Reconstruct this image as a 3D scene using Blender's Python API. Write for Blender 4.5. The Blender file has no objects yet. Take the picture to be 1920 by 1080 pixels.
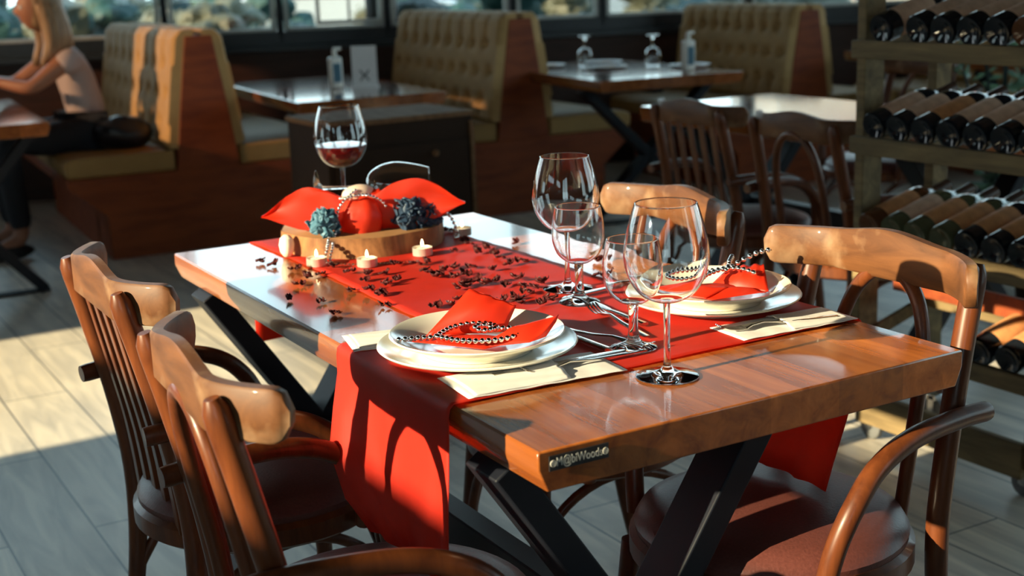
import bpy, math, random
import numpy as np
from mathutils import Vector, Matrix, noise
random.seed(7)
PI = math.pi
SC = bpy.context.scene
COL = SC.collection

# ---------------------------------------------------------------- camera
cam_d = bpy.data.cameras.new('camera')
cam = bpy.data.objects.new('camera', cam_d)
COL.objects.link(cam)
cam_d.sensor_width = 36.0
cam_d.lens = 2529.18 / 1920 * 36.0
cam_d.clip_start = 0.05
cam_d.clip_end = 300
R0 = ((0.86254128, -0.14724453, 0.48408841),
      (-0.50471074, -0.18246997, 0.8437842),
      (-0.03591101, -0.97212333, -0.23170378))
M = Matrix(((R0[0][0], -R0[0][1], -R0[0][2], -1.100),
            (R0[1][0], -R0[1][1], -R0[1][2], -1.262),
            (R0[2][0], -R0[2][1], -R0[2][2], 1.296),
            (0, 0, 0, 1)))
cam.matrix_world = M
cam_d.dof.use_dof = True
cam_d.dof.focus_distance = 1.98
cam_d.dof.aperture_fstop = 4.2
cam_d.dof.aperture_blades = 7
SC.camera = cam

# ---------------------------------------------------------------- world, sun, exposure
w = bpy.data.worlds.new('sky'); SC.world = w; w.use_nodes = True
nt = w.node_tree; nt.nodes.clear()
out = nt.nodes.new('ShaderNodeOutputWorld'); bg = nt.nodes.new('ShaderNodeBackground')
tc = nt.nodes.new('ShaderNodeTexCoord'); sp = nt.nodes.new('ShaderNodeSeparateXYZ')
rp = nt.nodes.new('ShaderNodeValToRGB')
nt.links.new(tc.outputs['Generated'], sp.inputs[0]); nt.links.new(sp.outputs['Z'], rp.inputs[0])
rp.color_ramp.elements[0].position = 0.0; rp.color_ramp.elements[0].color = (0.82, 0.92, 0.94, 1)
rp.color_ramp.elements[1].position = 0.6; rp.color_ramp.elements[1].color = (0.40, 0.60, 0.76, 1)
nt.links.new(rp.outputs[0], bg.inputs[0]); bg.inputs[1].default_value = 4.3
nt.links.new(bg.outputs[0], out.inputs[0])

sun_d = bpy.data.lights.new('sun', 'SUN'); sun = bpy.data.objects.new('sun', sun_d); COL.objects.link(sun)
sun_d.energy = 19.5; sun_d.color = (1.0, 0.75, 0.48); sun_d.angle = math.radians(0.6)
SUN = Vector((1.0, 0.03, -0.335)).normalized()
sun.rotation_euler = SUN.to_track_quat('-Z', 'Y').to_euler()
sun.location = (-8, 0, 6)

SC.view_settings.view_transform = 'Standard'
SC.view_settings.look = 'None'
SC.view_settings.exposure = 0.0
SC.view_settings.gamma = 1.0
SC.view_settings.use_curve_mapping = False

# ---------------------------------------------------------------- materials
def srgb(r, g, b):
    f = lambda c: ((c / 255 + 0.055) / 1.055) ** 2.4 if c > 10 else c / 255 / 12.92
    return (f(r), f(g), f(b), 1)

def nodemat(name):
    m = bpy.data.materials.new(name); m.use_nodes = True
    t = m.node_tree; b = t.nodes['Principled BSDF']
    return m, t, b

def plain(name, col, rough=.5, metal=0, coat=0, var=.12, scale=30, bump=0, trans=0, ior=1.45, spec=.5):
    m, t, b = nodemat(name)
    c = t.nodes.new('ShaderNodeTexCoord'); n = t.nodes.new('ShaderNodeTexNoise')
    n.inputs['Scale'].default_value = scale; n.inputs['Detail'].default_value = 4
    t.links.new(c.outputs['Object'], n.inputs['Vector'])
    r = t.nodes.new('ShaderNodeValToRGB')
    r.color_ramp.elements[0].position = .3; r.color_ramp.elements[1].position = .7
    r.color_ramp.elements[0].color = tuple(x * (1 - var) for x in col[:3]) + (1,)
    r.color_ramp.elements[1].color = tuple(min(1, x * (1 + var)) for x in col[:3]) + (1,)
    t.links.new(n.outputs['Fac'], r.inputs[0]); t.links.new(r.outputs[0], b.inputs['Base Color'])
    b.inputs['Roughness'].default_value = rough; b.inputs['Metallic'].default_value = metal
    b.inputs['Coat Weight'].default_value = coat; b.inputs['Coat Roughness'].default_value = .12
    b.inputs['IOR'].default_value = ior; b.inputs['Specular IOR Level'].default_value = spec
    if trans: b.inputs['Transmission Weight'].default_value = trans
    if bump:
        bp = t.nodes.new('ShaderNodeBump'); bp.inputs['Strength'].default_value = bump; bp.inputs['Distance'].default_value = .002
        t.links.new(n.outputs['Fac'], bp.inputs['Height']); t.links.new(bp.outputs[0], b.inputs['Normal'])
    return m

def wood(name, c1, c2, rough=.35, spec=.3, stretch=(14, 1.2, 14), scale=3, coat=0, plank=None, bump=.08, wear=None):
    """grain runs along the axis with the small stretch value; plank = (axis index, width)"""
    m, t, b = nodemat(name)
    c = t.nodes.new('ShaderNodeTexCoord'); mp = t.nodes.new('ShaderNodeMapping')
    mp.inputs['Scale'].default_value = stretch
    t.links.new(c.outputs['Object'], mp.inputs[0])
    vec = mp.outputs[0]
    n = t.nodes.new('ShaderNodeTexNoise'); n.inputs['Scale'].default_value = scale
    n.inputs['Detail'].default_value = 8; n.inputs['Roughness'].default_value = .62; n.inputs['Distortion'].default_value = .6
    t.links.new(vec, n.inputs['Vector'])
    r = t.nodes.new('ShaderNodeValToRGB')
    r.color_ramp.elements[0].position = .32; r.color_ramp.elements[1].position = .68
    r.color_ramp.elements[0].color = c1; r.color_ramp.elements[1].color = c2
    t.links.new(n.outputs['Fac'], r.inputs[0])
    colour = r.outputs[0]
    if plank:
        s = t.nodes.new('ShaderNodeSeparateXYZ'); t.links.new(c.outputs['Object'], s.inputs[0])
        d = t.nodes.new('ShaderNodeMath'); d.operation = 'DIVIDE'; d.inputs[1].default_value = plank[1]
        t.links.new(s.outputs[plank[0]], d.inputs[0])
        fl = t.nodes.new('ShaderNodeMath'); fl.operation = 'FLOOR'; t.links.new(d.outputs[0], fl.inputs[0])
        wn = t.nodes.new('ShaderNodeTexWhiteNoise'); wn.noise_dimensions = '1D'; t.links.new(fl.outputs[0], wn.inputs['W'])
        mr = t.nodes.new('ShaderNodeMapRange'); mr.inputs['To Min'].default_value = .72; mr.inputs['To Max'].default_value = 1.22
        t.links.new(wn.outputs['Value'], mr.inputs['Value'])
        mx = t.nodes.new('ShaderNodeMix'); mx.data_type = 'RGBA'; mx.blend_type = 'MULTIPLY'; mx.inputs['Factor'].default_value = 1
        t.links.new(colour, mx.inputs['A']); t.links.new(mr.outputs[0], mx.inputs['B'])
        colour = mx.outputs['Result']
    if wear:
        n2 = t.nodes.new('ShaderNodeTexNoise'); n2.inputs['Scale'].default_value = wear[1]; n2.inputs['Detail'].default_value = 5
        t.links.new(c.outputs['Object'], n2.inputs['Vector'])
        r2 = t.nodes.new('ShaderNodeValToRGB'); r2.color_ramp.elements[0].position = .52; r2.color_ramp.elements[1].position = .66
        t.links.new(n2.outputs['Fac'], r2.inputs[0])
        mx = t.nodes.new('ShaderNodeMix'); mx.data_type = 'RGBA'
        t.links.new(r2.outputs[0], mx.inputs['Factor']); t.links.new(colour, mx.inputs['A']); mx.inputs['B'].default_value = wear[0]
        colour = mx.outputs['Result']
    t.links.new(colour, b.inputs['Base Color'])
    b.inputs['Roughness'].default_value = rough; b.inputs['Specular IOR Level'].default_value = spec
    b.inputs['Coat Weight'].default_value = coat; b.inputs['Coat Roughness'].default_value = .07
    if bump:
        bp = t.nodes.new('ShaderNodeBump'); bp.inputs['Strength'].default_value = bump; bp.inputs['Distance'].default_value = .001
        t.links.new(n.outputs['Fac'], bp.inputs['Height']); t.links.new(bp.outputs[0], b.inputs['Normal'])
    return m

def cloth(name, col, tcol, fac=.4, rough=.6, scale=60):
    m, t, b = nodemat(name)
    outn = t.nodes['Material Output']
    c = t.nodes.new('ShaderNodeTexCoord'); n = t.nodes.new('ShaderNodeTexNoise'); n.inputs['Scale'].default_value = scale
    n.inputs['Detail'].default_value = 6
    t.links.new(c.outputs['Object'], n.inputs['Vector'])
    r = t.nodes.new('ShaderNodeValToRGB')
    r.color_ramp.elements[0].color = tuple(x * .88 for x in col[:3]) + (1,); r.color_ramp.elements[1].color = tuple(min(1, x * 1.12) for x in col[:3]) + (1,)
    t.links.new(n.outputs['Fac'], r.inputs[0]); t.links.new(r.outputs[0], b.inputs['Base Color'])
    b.inputs['Roughness'].default_value = rough
    tr = t.nodes.new('ShaderNodeBsdfTranslucent'); tr.inputs[0].default_value = tcol
    mix = t.nodes.new('ShaderNodeMixShader'); mix.inputs[0].default_value = fac
    t.links.new(b.outputs[0], mix.inputs[1]); t.links.new(tr.outputs[0], mix.inputs[2]); t.links.new(mix.outputs[0], outn.inputs[0])
    bp = t.nodes.new('ShaderNodeBump'); bp.inputs['Strength'].default_value = .15; bp.inputs['Distance'].default_value = .001
    t.links.new(n.outputs['Fac'], bp.inputs['Height']); t.links.new(bp.outputs[0], b.inputs['Normal'])
    return m

def pane_mat(name, tint):
    m, t, b = nodemat(name); outn = t.nodes['Material Output']; t.nodes.remove(b)
    tr = t.nodes.new('ShaderNodeBsdfTransparent'); tr.inputs[0].default_value = tint
    g = t.nodes.new('ShaderNodeBsdfGlossy'); g.inputs['Roughness'].default_value = .02
    fr = t.nodes.new('ShaderNodeFresnel'); fr.inputs[0].default_value = 1.45
    mix = t.nodes.new('ShaderNodeMixShader')
    t.links.new(fr.outputs[0], mix.inputs[0]); t.links.new(tr.outputs[0], mix.inputs[1]); t.links.new(g.outputs[0], mix.inputs[2])
    t.links.new(mix.outputs[0], outn.inputs[0])
    return m

def floor_mat():
    m, t, b = nodemat('floor_wood_tile')
    c = t.nodes.new('ShaderNodeTexCoord'); mp = t.nodes.new('ShaderNodeMapping'); mp.inputs['Rotation'].default_value = (0, 0, PI / 2)
    mp.inputs['Location'].default_value = (.13, .07, 0)
    t.links.new(c.outputs['Object'], mp.inputs[0])
    br = t.nodes.new('ShaderNodeTexBrick'); br.inputs['Scale'].default_value = 1
    br.inputs['Brick Width'].default_value = 1.2; br.inputs['Row Height'].default_value = .2; br.inputs['Mortar Size'].default_value = .0028
    br.inputs['Color1'].default_value = (.62, .54, .44, 1); br.inputs['Color2'].default_value = (.78, .69, .56, 1); br.inputs['Mortar'].default_value = (.14, .13, .12, 1)
    t.links.new(mp.outputs[0], br.inputs['Vector'])
    m2 = t.nodes.new('ShaderNodeMapping'); m2.inputs['Scale'].default_value = (7, .9, 1); t.links.new(c.outputs['Object'], m2.inputs[0])
    n = t.nodes.new('ShaderNodeTexNoise'); n.inputs['Scale'].default_value = 2.2; n.inputs['Detail'].default_value = 8; n.inputs['Distortion'].default_value = 1.2
    t.links.new(m2.outputs[0], n.inputs['Vector'])
    r = t.nodes.new('ShaderNodeValToRGB'); r.color_ramp.elements[0].position = .3; r.color_ramp.elements[1].position = .7
    r.color_ramp.elements[0].color = (.62, .62, .64, 1); r.color_ramp.elements[1].color = (1.1, 1.08, 1.05, 1)
    t.links.new(n.outputs['Fac'], r.inputs[0])
    mx = t.nodes.new('ShaderNodeMix'); mx.data_type = 'RGBA'; mx.blend_type = 'MULTIPLY'; mx.inputs['Factor'].default_value = 1
    t.links.new(br.outputs['Color'], mx.inputs['A']); t.links.new(r.outputs[0], mx.inputs['B']); t.links.new(mx.outputs['Result'], b.inputs['Base Color'])
    b.inputs['Roughness'].default_value = .38
    bp = t.nodes.new('ShaderNodeBump'); bp.inputs['Strength'].default_value = .2; bp.inputs['Distance'].default_value = .002
    t.links.new(n.outputs['Fac'], bp.inputs['Height']); t.links.new(bp.outputs[0], b.inputs['Normal'])
    return m

MT = {}
MT['floor'] = floor_mat()
MT['table'] = wood('table_wood', (.20, .048, .010, 1), (.46, .135, .028, 1), rough=.26, stretch=(9, .55, 9), scale=3, coat=.65, plank=(0, .117), bump=.03)
MT['table_bg'] = wood('booth_table_wood', (.20, .055, .016, 1), (.34, .11, .032, 1), rough=.12, stretch=(9, .6, 9), scale=3, coat=.9, plank=(0, .117), bump=.02)
MT['chair'] = wood('chair_wood', (.062, .015, .005, 1), (.150, .040, .011, 1), rough=.38, stretch=(9, 9, 1.5), scale=4, coat=.12, bump=.05)
MT['rail'] = wood('chair_rail_wood', (.068, .024, .008, 1), (.155, .058, .019, 1), rough=.55, stretch=(10, 2, 10), scale=3, coat=.03, bump=.05, wear=((.27, .16, .09, 1), 9))
MT['leather'] = plain('seat_leather', (.11, .032, .025), rough=.42, var=.15, scale=220, bump=.25)
MT['steel'] = plain('black_steel', (.006, .007, .012), rough=.5, metal=0, var=.1, spec=.3)
MT['booth_wood'] = wood('booth_wood', (.17, .030, .008, 1), (.29, .062, .014, 1), rough=.55, stretch=(1.5, 9, 9), scale=2, coat=.0)
MT['tuft'] = plain('mustard_upholstery', (.47, .28, .11), rough=.75, var=.08, scale=14)
MT['seat_tuft'] = plain('seat_upholstery', (.34, .19, .06), rough=.65, var=.1, scale=8)
MT['rackwood'] = wood('rack_wood', (.085, .058, .026, 1), (.23, .155, .070, 1), rough=.7, stretch=(8, 1, 8), scale=3, coat=0, bump=.12)
MT['redcloth'] = cloth('red_runner_cloth', (.62, .034, .016, 1), (1.0, .13, .03, 1), fac=.48, rough=.55)
MT['redpaper'] = cloth('red_paper', (.62, .034, .010, 1), (1.0, .11, .015, 1), fac=.4, rough=.45, scale=25)
MT['creampaper'] = cloth('cream_paper', (.80, .62, .50, 1), (.9, .6, .4, 1), fac=.25)
MT['whitepaper'] = cloth('white_paper', (.86, .83, .80, 1), (.9, .85, .8, 1), fac=.25, rough=.6)
MT['plate'] = plain('ivory_ceramic', (.74, .70, .60), rough=.16, coat=.6, var=.02)
MT['steelware'] = plain('cutlery_steel', (.62, .60, .57), rough=.16, metal=1, var=.03)
MT['glass'] = plain('clear_glass', (1, 1, 1), rough=0.0, var=0, trans=1, ior=1.45)
MT['wine'] = plain('red_wine', (.10, .006, .006), rough=.05, var=.02, trans=.35, ior=1.34)
MT['bead'] = plain('silver_bead', (.85, .83, .81), rough=.10, metal=1, var=.05)
MT['petal'] = plain('dried_petal', (.060, .006, .006), rough=.5, var=.4, scale=90)
MT['bark'] = wood('slice_bark', (.08, .028, .010, 1), (.36, .16, .06, 1), rough=.6, stretch=(6, 6, 2), scale=5)
MT['slice'] = plain('slice_wood', (.26, .13, .055), rough=.6, scale=20, var=.2)
MT['wax'] = plain('candle_wax', (.85, .78, .62), rough=.4, var=.03)
MT['tin'] = plain('candle_tin', (.72, .66, .58), rough=.38, metal=.6, var=.03)
MT['blue'] = cloth('blue_petals', (.09, .22, .31, 1), (.2, .45, .55, 1), fac=.3, rough=.5, scale=30)
MT['navy'] = cloth('navy_petals', (.025, .055, .105, 1), (.05, .12, .2, 1), fac=.3, rough=.5, scale=30)
MT['bottle'] = plain('dark_bottle_glass', (.008, .011, .016), rough=.07, var=.1, spec=.6)
MT['bottle_clear'] = plain('olive_bottle_glass', (.11, .115, .06), rough=.08, var=.15, trans=.35)
MT['bottle_brown'] = plain('amber_bottle_glass', (.14, .05, .02), rough=.08, var=.15, trans=.3)
MT['label_pink'] = plain('faded_label', (.62, .38, .25), rough=.8, var=.15, scale=40)
MT['label_orange'] = plain('orange_label', (.52, .22, .08), rough=.8, var=.2, scale=40)
MT['foil'] = plain('cap_foil', (.06, .03, .02), rough=.35, var=.1)
MT['blackplastic'] = plain('black_plastic', (.015, .015, .017), rough=.5)
MT['lettering'] = plain('pale_lettering', (.55, .52, .46), rough=.6, var=.02)
MT['rubber'] = plain('grey_rubber', (.12, .12, .12), rough=.6)
MT['chrome'] = plain('chrome', (.5, .5, .5), rough=.25, metal=1)
MT['frame'] = plain('dark_window_frame', (.018, .024, .030), rough=.4)
MT['alu'] = plain('pale_aluminium', (.42, .43, .40), rough=.4, metal=.3)
MT['wallwood'] = wood('dark_wall_panel', (.030, .012, .008, 1), (.06, .022, .013, 1), rough=.5, stretch=(1, 9, 9), scale=2)
MT['ceiling'] = wood('ceiling_boards', (.055, .030, .018, 1), (.10, .055, .03, 1), rough=.6, stretch=(1, 8, 8), scale=2)
MT['cabinet'] = plain('dark_brown_cabinet', (.030, .016, .010), rough=.75, var=.1, scale=6, spec=.15)
MT['cabtop'] = wood('cabinet_trim', (.12, .06, .03, 1), (.22, .12, .065, 1), rough=.8, spec=.08)
MT['skin'] = plain('skin', (.36, .155, .09), rough=.5, var=.06, scale=8)
MT['hair'] = wood('blond_hair', (.13, .07, .035, 1), (.42, .28, .16, 1), rough=.45, stretch=(22, 22, 1.2), scale=3, bump=.2)
MT['hair_dark'] = plain('dark_hair', (.012, .010, .010), rough=.5)
MT['shirt'] = plain('pale_pink_cotton', (.44, .35, .34), rough=.8, var=.05, scale=12)
MT['trousers'] = plain('black_denim', (.012, .014, .020), rough=.8)
MT['bag'] = plain('black_leather_bag', (.010, .012, .018), rough=.4, var=.2)
MT['eye'] = plain('eye_white', (.7, .7, .7), rough=.2)
MT['pane'] = pane_mat('window_glass', (.90, .97, .97, 1))
MT['pane_sun_dimmer'] = pane_mat('sun_dimming_pane', (.42, .38, .34, 1))  # darkened pane added out of view to weaken the sun on the left booth
MT['whiteplastic'] = plain('white_plastic', (.85, .83, .77), rough=.4, trans=0)
MT['card'] = plain('menu_card', (.88, .86, .86), rough=.6, var=.02)
MT['ink'] = plain('dark_print', (.10, .10, .11), rough=.6)
MT['ground'] = plain('terrace_paving', (.10, .10, .09), rough=.9, scale=.8, var=.3)
MT['leafA'] = cloth('teal_foliage', (.010, .050, .045, 1), (.02, .10, .08, 1), fac=.3, scale=3)
MT['leafB'] = cloth('olive_foliage', (.085, .085, .055, 1), (.12, .13, .08, 1), fac=.3, scale=3)
MT['leafC'] = cloth('deep_green_foliage', (.005, .024, .024, 1), (.015, .05, .04, 1), fac=.3, scale=3)
MT['leafD'] = cloth('grey_green_leaves', (.10, .17, .12, 1), (.2, .35, .2, 1), fac=.3, scale=9)
MT['trunk'] = plain('tree_bark', (.10, .07, .045), rough=.9, scale=8, var=.3)
MT['render'] = plain('pale_render', (.24, .21, .18), rough=.9, scale=1.5)
MT['roof'] = plain('roof_tile', (.35, .10, .05), rough=.8, scale=5, var=.2)
MT['carpaint'] = plain('white_car_paint', (.30, .32, .33), rough=.25, coat=.6, var=.01)
MT['redpaint'] = plain('red_paint', (.6, .03, .03), rough=.4)
MT['flame'] = bpy.data.materials.new('candle_flame'); MT['flame'].use_nodes = True
_b = MT['flame'].node_tree.nodes['Principled BSDF']; _b.inputs['Emission Color'].default_value = (1, .72, .35, 1); _b.inputs['Emission Strength'].default_value = 14
_n = MT['flame'].node_tree.nodes.new('ShaderNodeTexNoise'); MT['flame'].node_tree.links.new(_n.outputs['Color'], _b.inputs['Base Color'])

# ---------------------------------------------------------------- mesh helpers
class MB:
    def __init__(s): s.v = []; s.f = []
    def add(s, vs, fs):
        n = len(s.v); s.v += [Vector(p) for p in vs]; s.f += [tuple(i + n for i in f) for f in fs]; return s
    def box(s, c, d, rot=None, taper=None):
        hx, hy, hz = d[0] / 2, d[1] / 2, d[2] / 2
        vs = []
        for z in (-hz, hz):
            k = 1 if (taper is None or z > 0) else taper
            for x, y in ((-hx, -hy), (hx, -hy), (hx, hy), (-hx, hy)): vs.append(Vector((x * k, y * k, z)))
        if rot is not None: vs = [rot @ v for v in vs]
        return s.add([v + Vector(c) for v in vs], [(3, 2, 1, 0), (4, 5, 6, 7), (0, 1, 5, 4), (1, 2, 6, 5), (2, 3, 7, 6), (3, 0, 4, 7)])
    def beam(s, a, b, wd, ht, up=(0, 0, 1)):
        a, b = Vector(a), Vector(b); d = (b - a).normalized(); sd = d.cross(Vector(up)).normalized(); u = sd.cross(d)
        vs = [p + sd * (x * wd / 2) + u * (y * ht / 2) for p in (a, b) for x, y in ((-1, -1), (1, -1), (1, 1), (-1, 1))]
        return s.add(vs, [(3, 2, 1, 0), (4, 5, 6, 7), (0, 1, 5, 4), (1, 2, 6, 5), (2, 3, 7, 6), (3, 0, 4, 7)])
    def sweep(s, pts, secs, up=None, cap=True, closed=False):
        """secs: one list of (a,b) or one per point; frame: side,up"""
        pts = [Vector(p) for p in pts]; n = len(pts)
        if not isinstance(secs[0][0], (list, tuple)): secs = [secs] * n
        m = len(secs[0]); vs = []; prev = None
        for i, p in enumerate(pts):
            if closed: t = pts[(i + 1) % n] - pts[i - 1]
            else: t = pts[min(i + 1, n - 1)] - pts[max(i - 1, 0)]
            t.normalize()
            if up is not None: sd = t.cross(Vector(up)).normalized(); u = sd.cross(t)
            else:
                if prev is None:
                    ref = Vector((0, 0, 1)) if abs(t.z) < .9 else Vector((1, 0, 0)); sd = t.cross(ref).normalized()
                else: sd = (prev - t * prev.dot(t)).normalized()
                prev = sd; u = sd.cross(t)
            vs += [p + sd * a + u * b for a, b in secs[i]]
        fs = []
        for i in range(n if closed else n - 1):
            for j in range(m):
                k = (j + 1) % m; ii = (i + 1) % n
                fs.append((i * m + j, i * m + k, ii * m + k, ii * m + j))
        if cap and not closed: fs += [tuple(range(m - 1, -1, -1)), tuple((n - 1) * m + j for j in range(m))]
        return s.add(vs, fs)
    def tube(s, pts, r, n=12, closed=False):
        if not isinstance(r, (list, tuple)): r = [r] * len(pts)
        secs = [[(q * math.cos(2 * PI * j / n), q * math.sin(2 * PI * j / n)) for j in range(n)] for q in r]
        return s.sweep(pts, secs, closed=closed)
    def lathe(s, prof, n=32, c=(0, 0, 0), rot=None, close=False):
        c = Vector(c); vs = []
        for r, z in prof:
            for j in range(n):
                a = 2 * PI * j / n; v = Vector((r * math.cos(a), r * math.sin(a), z))
                vs.append((rot @ v if rot is not None else v) + c)
        m = len(prof); fs = []
        for i in range(m if close else m - 1):
            ii = (i + 1) % m
            for j in range(n): fs.append((i * n + j, i * n + (j + 1) % n, ii * n + (j + 1) % n, ii * n + j))
        if not close:
            if prof[0][0] > 1e-5: fs.append(tuple(range(n - 1, -1, -1)))
            if prof[-1][0] > 1e-5: fs.append(tuple((m - 1) * n + j for j in range(n)))
        return s.add(vs, fs)
    def grid(s, fn, nu, nv):
        vs = [fn(i / nu, j / nv) for i in range(nu + 1) for j in range(nv + 1)]
        fs = [(i * (nv + 1) + j, (i + 1) * (nv + 1) + j, (i + 1) * (nv + 1) + j + 1, i * (nv + 1) + j + 1) for i in range(nu) for j in range(nv)]
        return s.add(vs, fs)
    def prism(s, poly, y0, y1, plane='xz'):
        n = len(poly)
        mk = {'xz': lambda p, y: (p[0], y, p[1]), 'xy': lambda p, y: (p[0], p[1], y), 'yz': lambda p, y: (y, p[0], p[1])}[plane]
        vs = [mk(p, y0) for p in poly] + [mk(p, y1) for p in poly]
        fs = [tuple(range(n)), tuple(range(2 * n - 1, n - 1, -1))] + [(i, i + n, (i + 1) % n + n, (i + 1) % n) for i in range(n)]
        return s.add(vs, fs)
    def ball(s, c, r, n=8, m=6):
        r = r if isinstance(r, (tuple, list)) else (r, r, r); c = Vector(c)
        vs = [c + Vector((0, 0, -r[2]))]
        for i in range(1, m):
            a = -PI / 2 + PI * i / m
            for j in range(n): vs.append(c + Vector((r[0] * math.cos(a) * math.cos(2 * PI * j / n), r[1] * math.cos(a) * math.sin(2 * PI * j / n), r[2] * math.sin(a))))
        vs.append(c + Vector((0, 0, r[2])))
        fs = [(0, 1 + (j + 1) % n, 1 + j) for j in range(n)]
        for i in range(m - 2):
            for j in range(n): fs.append((1 + i * n + j, 1 + i * n + (j + 1) % n, 1 + (i + 1) * n + (j + 1) % n, 1 + (i + 1) * n + j))
        t = 1 + (m - 2) * n; fs += [(t + j, t + (j + 1) % n, len(vs) - 1) for j in range(n)]
        return s.add(vs, fs)
    def xf(s, mat): s.v = [mat @ v for v in s.v]; return s
    def build(s, name, mat, parent=None, smooth=40, bevel=0, solid=0, sub=0):
        me = bpy.data.meshes.new(name); me.from_pydata(s.v, [], s.f); me.update()
        import bmesh
        bm = bmesh.new(); bm.from_mesh(me); bmesh.ops.remove_doubles(bm, verts=bm.verts, dist=1e-6)
        bmesh.ops.recalc_face_normals(bm, faces=bm.faces); bm.to_mesh(me); bm.free()
        if smooth:
            me.shade_smooth(); me.set_sharp_from_angle(angle=math.radians(smooth))
        me.materials.append(MT[mat] if isinstance(mat, str) else mat)
        o = bpy.data.objects.new(name, me); COL.objects.link(o)
        if parent is not None: o.parent = parent
        if bevel:
            b = o.modifiers.new('bevel', 'BEVEL'); b.width = bevel; b.segments = 3; b.limit_method = 'ANGLE'; b.angle_limit = math.radians(50)
        if solid:
            b = o.modifiers.new('solid', 'SOLIDIFY'); b.thickness = solid; b.offset = 0
        if sub:
            b = o.modifiers.new('sub', 'SUBSURF'); b.levels = sub; b.render_levels = sub
        return o

def empty(name, loc=(0, 0, 0), rz=0):
    o = bpy.data.objects.new(name, None); COL.objects.link(o); o.location = loc; o.rotation_euler = (0, 0, rz); o.empty_display_size = .1
    return o
def tag(o, label=None, cat=None, group=None, kind=None):
    if label: o['label'] = label
    if cat: o['category'] = cat
    if group: o['group'] = group
    if kind: o['kind'] = kind
    return o
KIDS = {}
def kids(o): return [c for c in bpy.data.objects if c.parent == o]
def copy_tree(o, parent=None):
    c = o.copy(); COL.objects.link(c); c.parent = parent
    for ch in kids(o): copy_tree(ch, c)
    return c
def rz(a): return Matrix.Rotation(a, 4, 'Z')
def smoothpts(pts, k=6, closed=False):
    P = [Vector(p) for p in pts]; n = len(P); o = []
    for i in range(n if closed else n - 1):
        if closed: a, b, c, d = P[i - 1], P[i], P[(i + 1) % n], P[(i + 2) % n]
        else: a, b, c, d = P[max(i - 1, 0)], P[i], P[i + 1], P[min(i + 2, n - 1)]
        for j in range(k):
            t = j / k
            o.append(.5 * ((2 * b) + (c - a) * t + (2 * a - 5 * b + 4 * c - d) * t * t + (3 * b - a - 3 * c + d) * t ** 3))
    if not closed: o.append(P[-1])
    return o

# ================================================================ THE ROOM
def struct(o): o['kind'] = 'structure'; return o
struct(MB().box((1.5, 3, -.05), (15, 14, .1)).build('floor', 'floor'))

# back window wall: a line running from left-far to right-near
WA = Vector((-4.0, 8.745, 0)); WD = Vector((3.7, -1.2, 0)).normalized()   # passes (.3,7.1) and (4,5.9)
WN = Vector((-WD.y, WD.x, 0))            # outward normal
L = 11.4
WM = Matrix.Translation(WA) @ Matrix(((WD.x, WN.x, 0, 0), (WD.y, WN.y, 0, 0), (0, 0, 1, 0), (0, 0, 0, 1)))
SILL, HEAD = .955, 3.25
o = MB().box((L / 2, .07, .42), (L, .14, .84)).build('wall_back', 'wallwood'); struct(o); o.matrix_world = WM
o = MB().box((L / 2, .07, 3.52), (L, .14, .46)).build('trim_2', 'wallwood'); struct(o); o.matrix_world = WM
o = MB().box((L / 2, .03, .855), (L, .20, .035)).build('trim_1', 'frame', bevel=.004); struct(o); o.matrix_world = WM
# window bays: positions of posts along the wall
def wall_t(x):   # t along wall for world x
    return (x - WA.x) / WD.x
posts = [wall_t(a) for a in (-3.4, -1.6, -.35, 1.287, 1.951, 2.587, 3.361, 3.933, 4.9, 5.75, 6.5)]
wi = 0
for a, b in zip(posts[:-1], posts[1:]):
    wi += 1
    m = MB()
    for t in (a, b): m.box((t, .07, (SILL + HEAD) / 2), (.04, .10, HEAD - SILL + .08))
    m.box(((a + b) / 2, .07, SILL - .045), (b - a, .10, .09)); m.box(((a + b) / 2, .07, HEAD + .03), (b - a, .10, .08))
    wn = m.build('window_%d' % wi, 'frame', bevel=.003); struct(wn); wn.matrix_world = WM
    mid = (a + b) / 2
    s_ = MB()   # sliding sashes
    for (p, q, yy) in ((a + .03, b - .03, .06),):
        s_.box((p + .012, yy, (SILL + HEAD) / 2), (.024, .025, HEAD - SILL)); s_.box((q - .012, yy, (SILL + HEAD) / 2), (.024, .025, HEAD - SILL))
        s_.box(((p + q) / 2, yy, SILL + .011), (q - p, .025, .022)); s_.box(((p + q) / 2, yy, HEAD - .015), (q - p, .025, .03))
    sa = s_.build('sash', 'alu', wn, bevel=.002)
    g = MB()
    g.box((mid, .06, (SILL + HEAD) / 2), (b - a - .09, .006, HEAD - SILL - .04))
    g.build('pane', 'pane', wn)

# an opened inner sash with pale frame, third bay
m = MB(); ta, tb_, tc_ = wall_t(2.172), wall_t(2.355), wall_t(2.546)
m.box((ta, -.02, 1.62), (.022, .03, 1.27)); m.box((tb_, -.02, 1.62), (.014, .02, 1.27)); m.box((tc_, -.02, 1.62), (.022, .03, 1.27)); m.box(((ta + tc_) / 2, -.02, .998), (tc_ - ta + .02, .03, .026)); m.box(((ta + tc_) / 2, -.02, 2.25), (tc_ - ta + .02, .03, .026))
m.build('open_sash', 'alu', bpy.data.objects['window_4'], bevel=.002)

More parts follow.
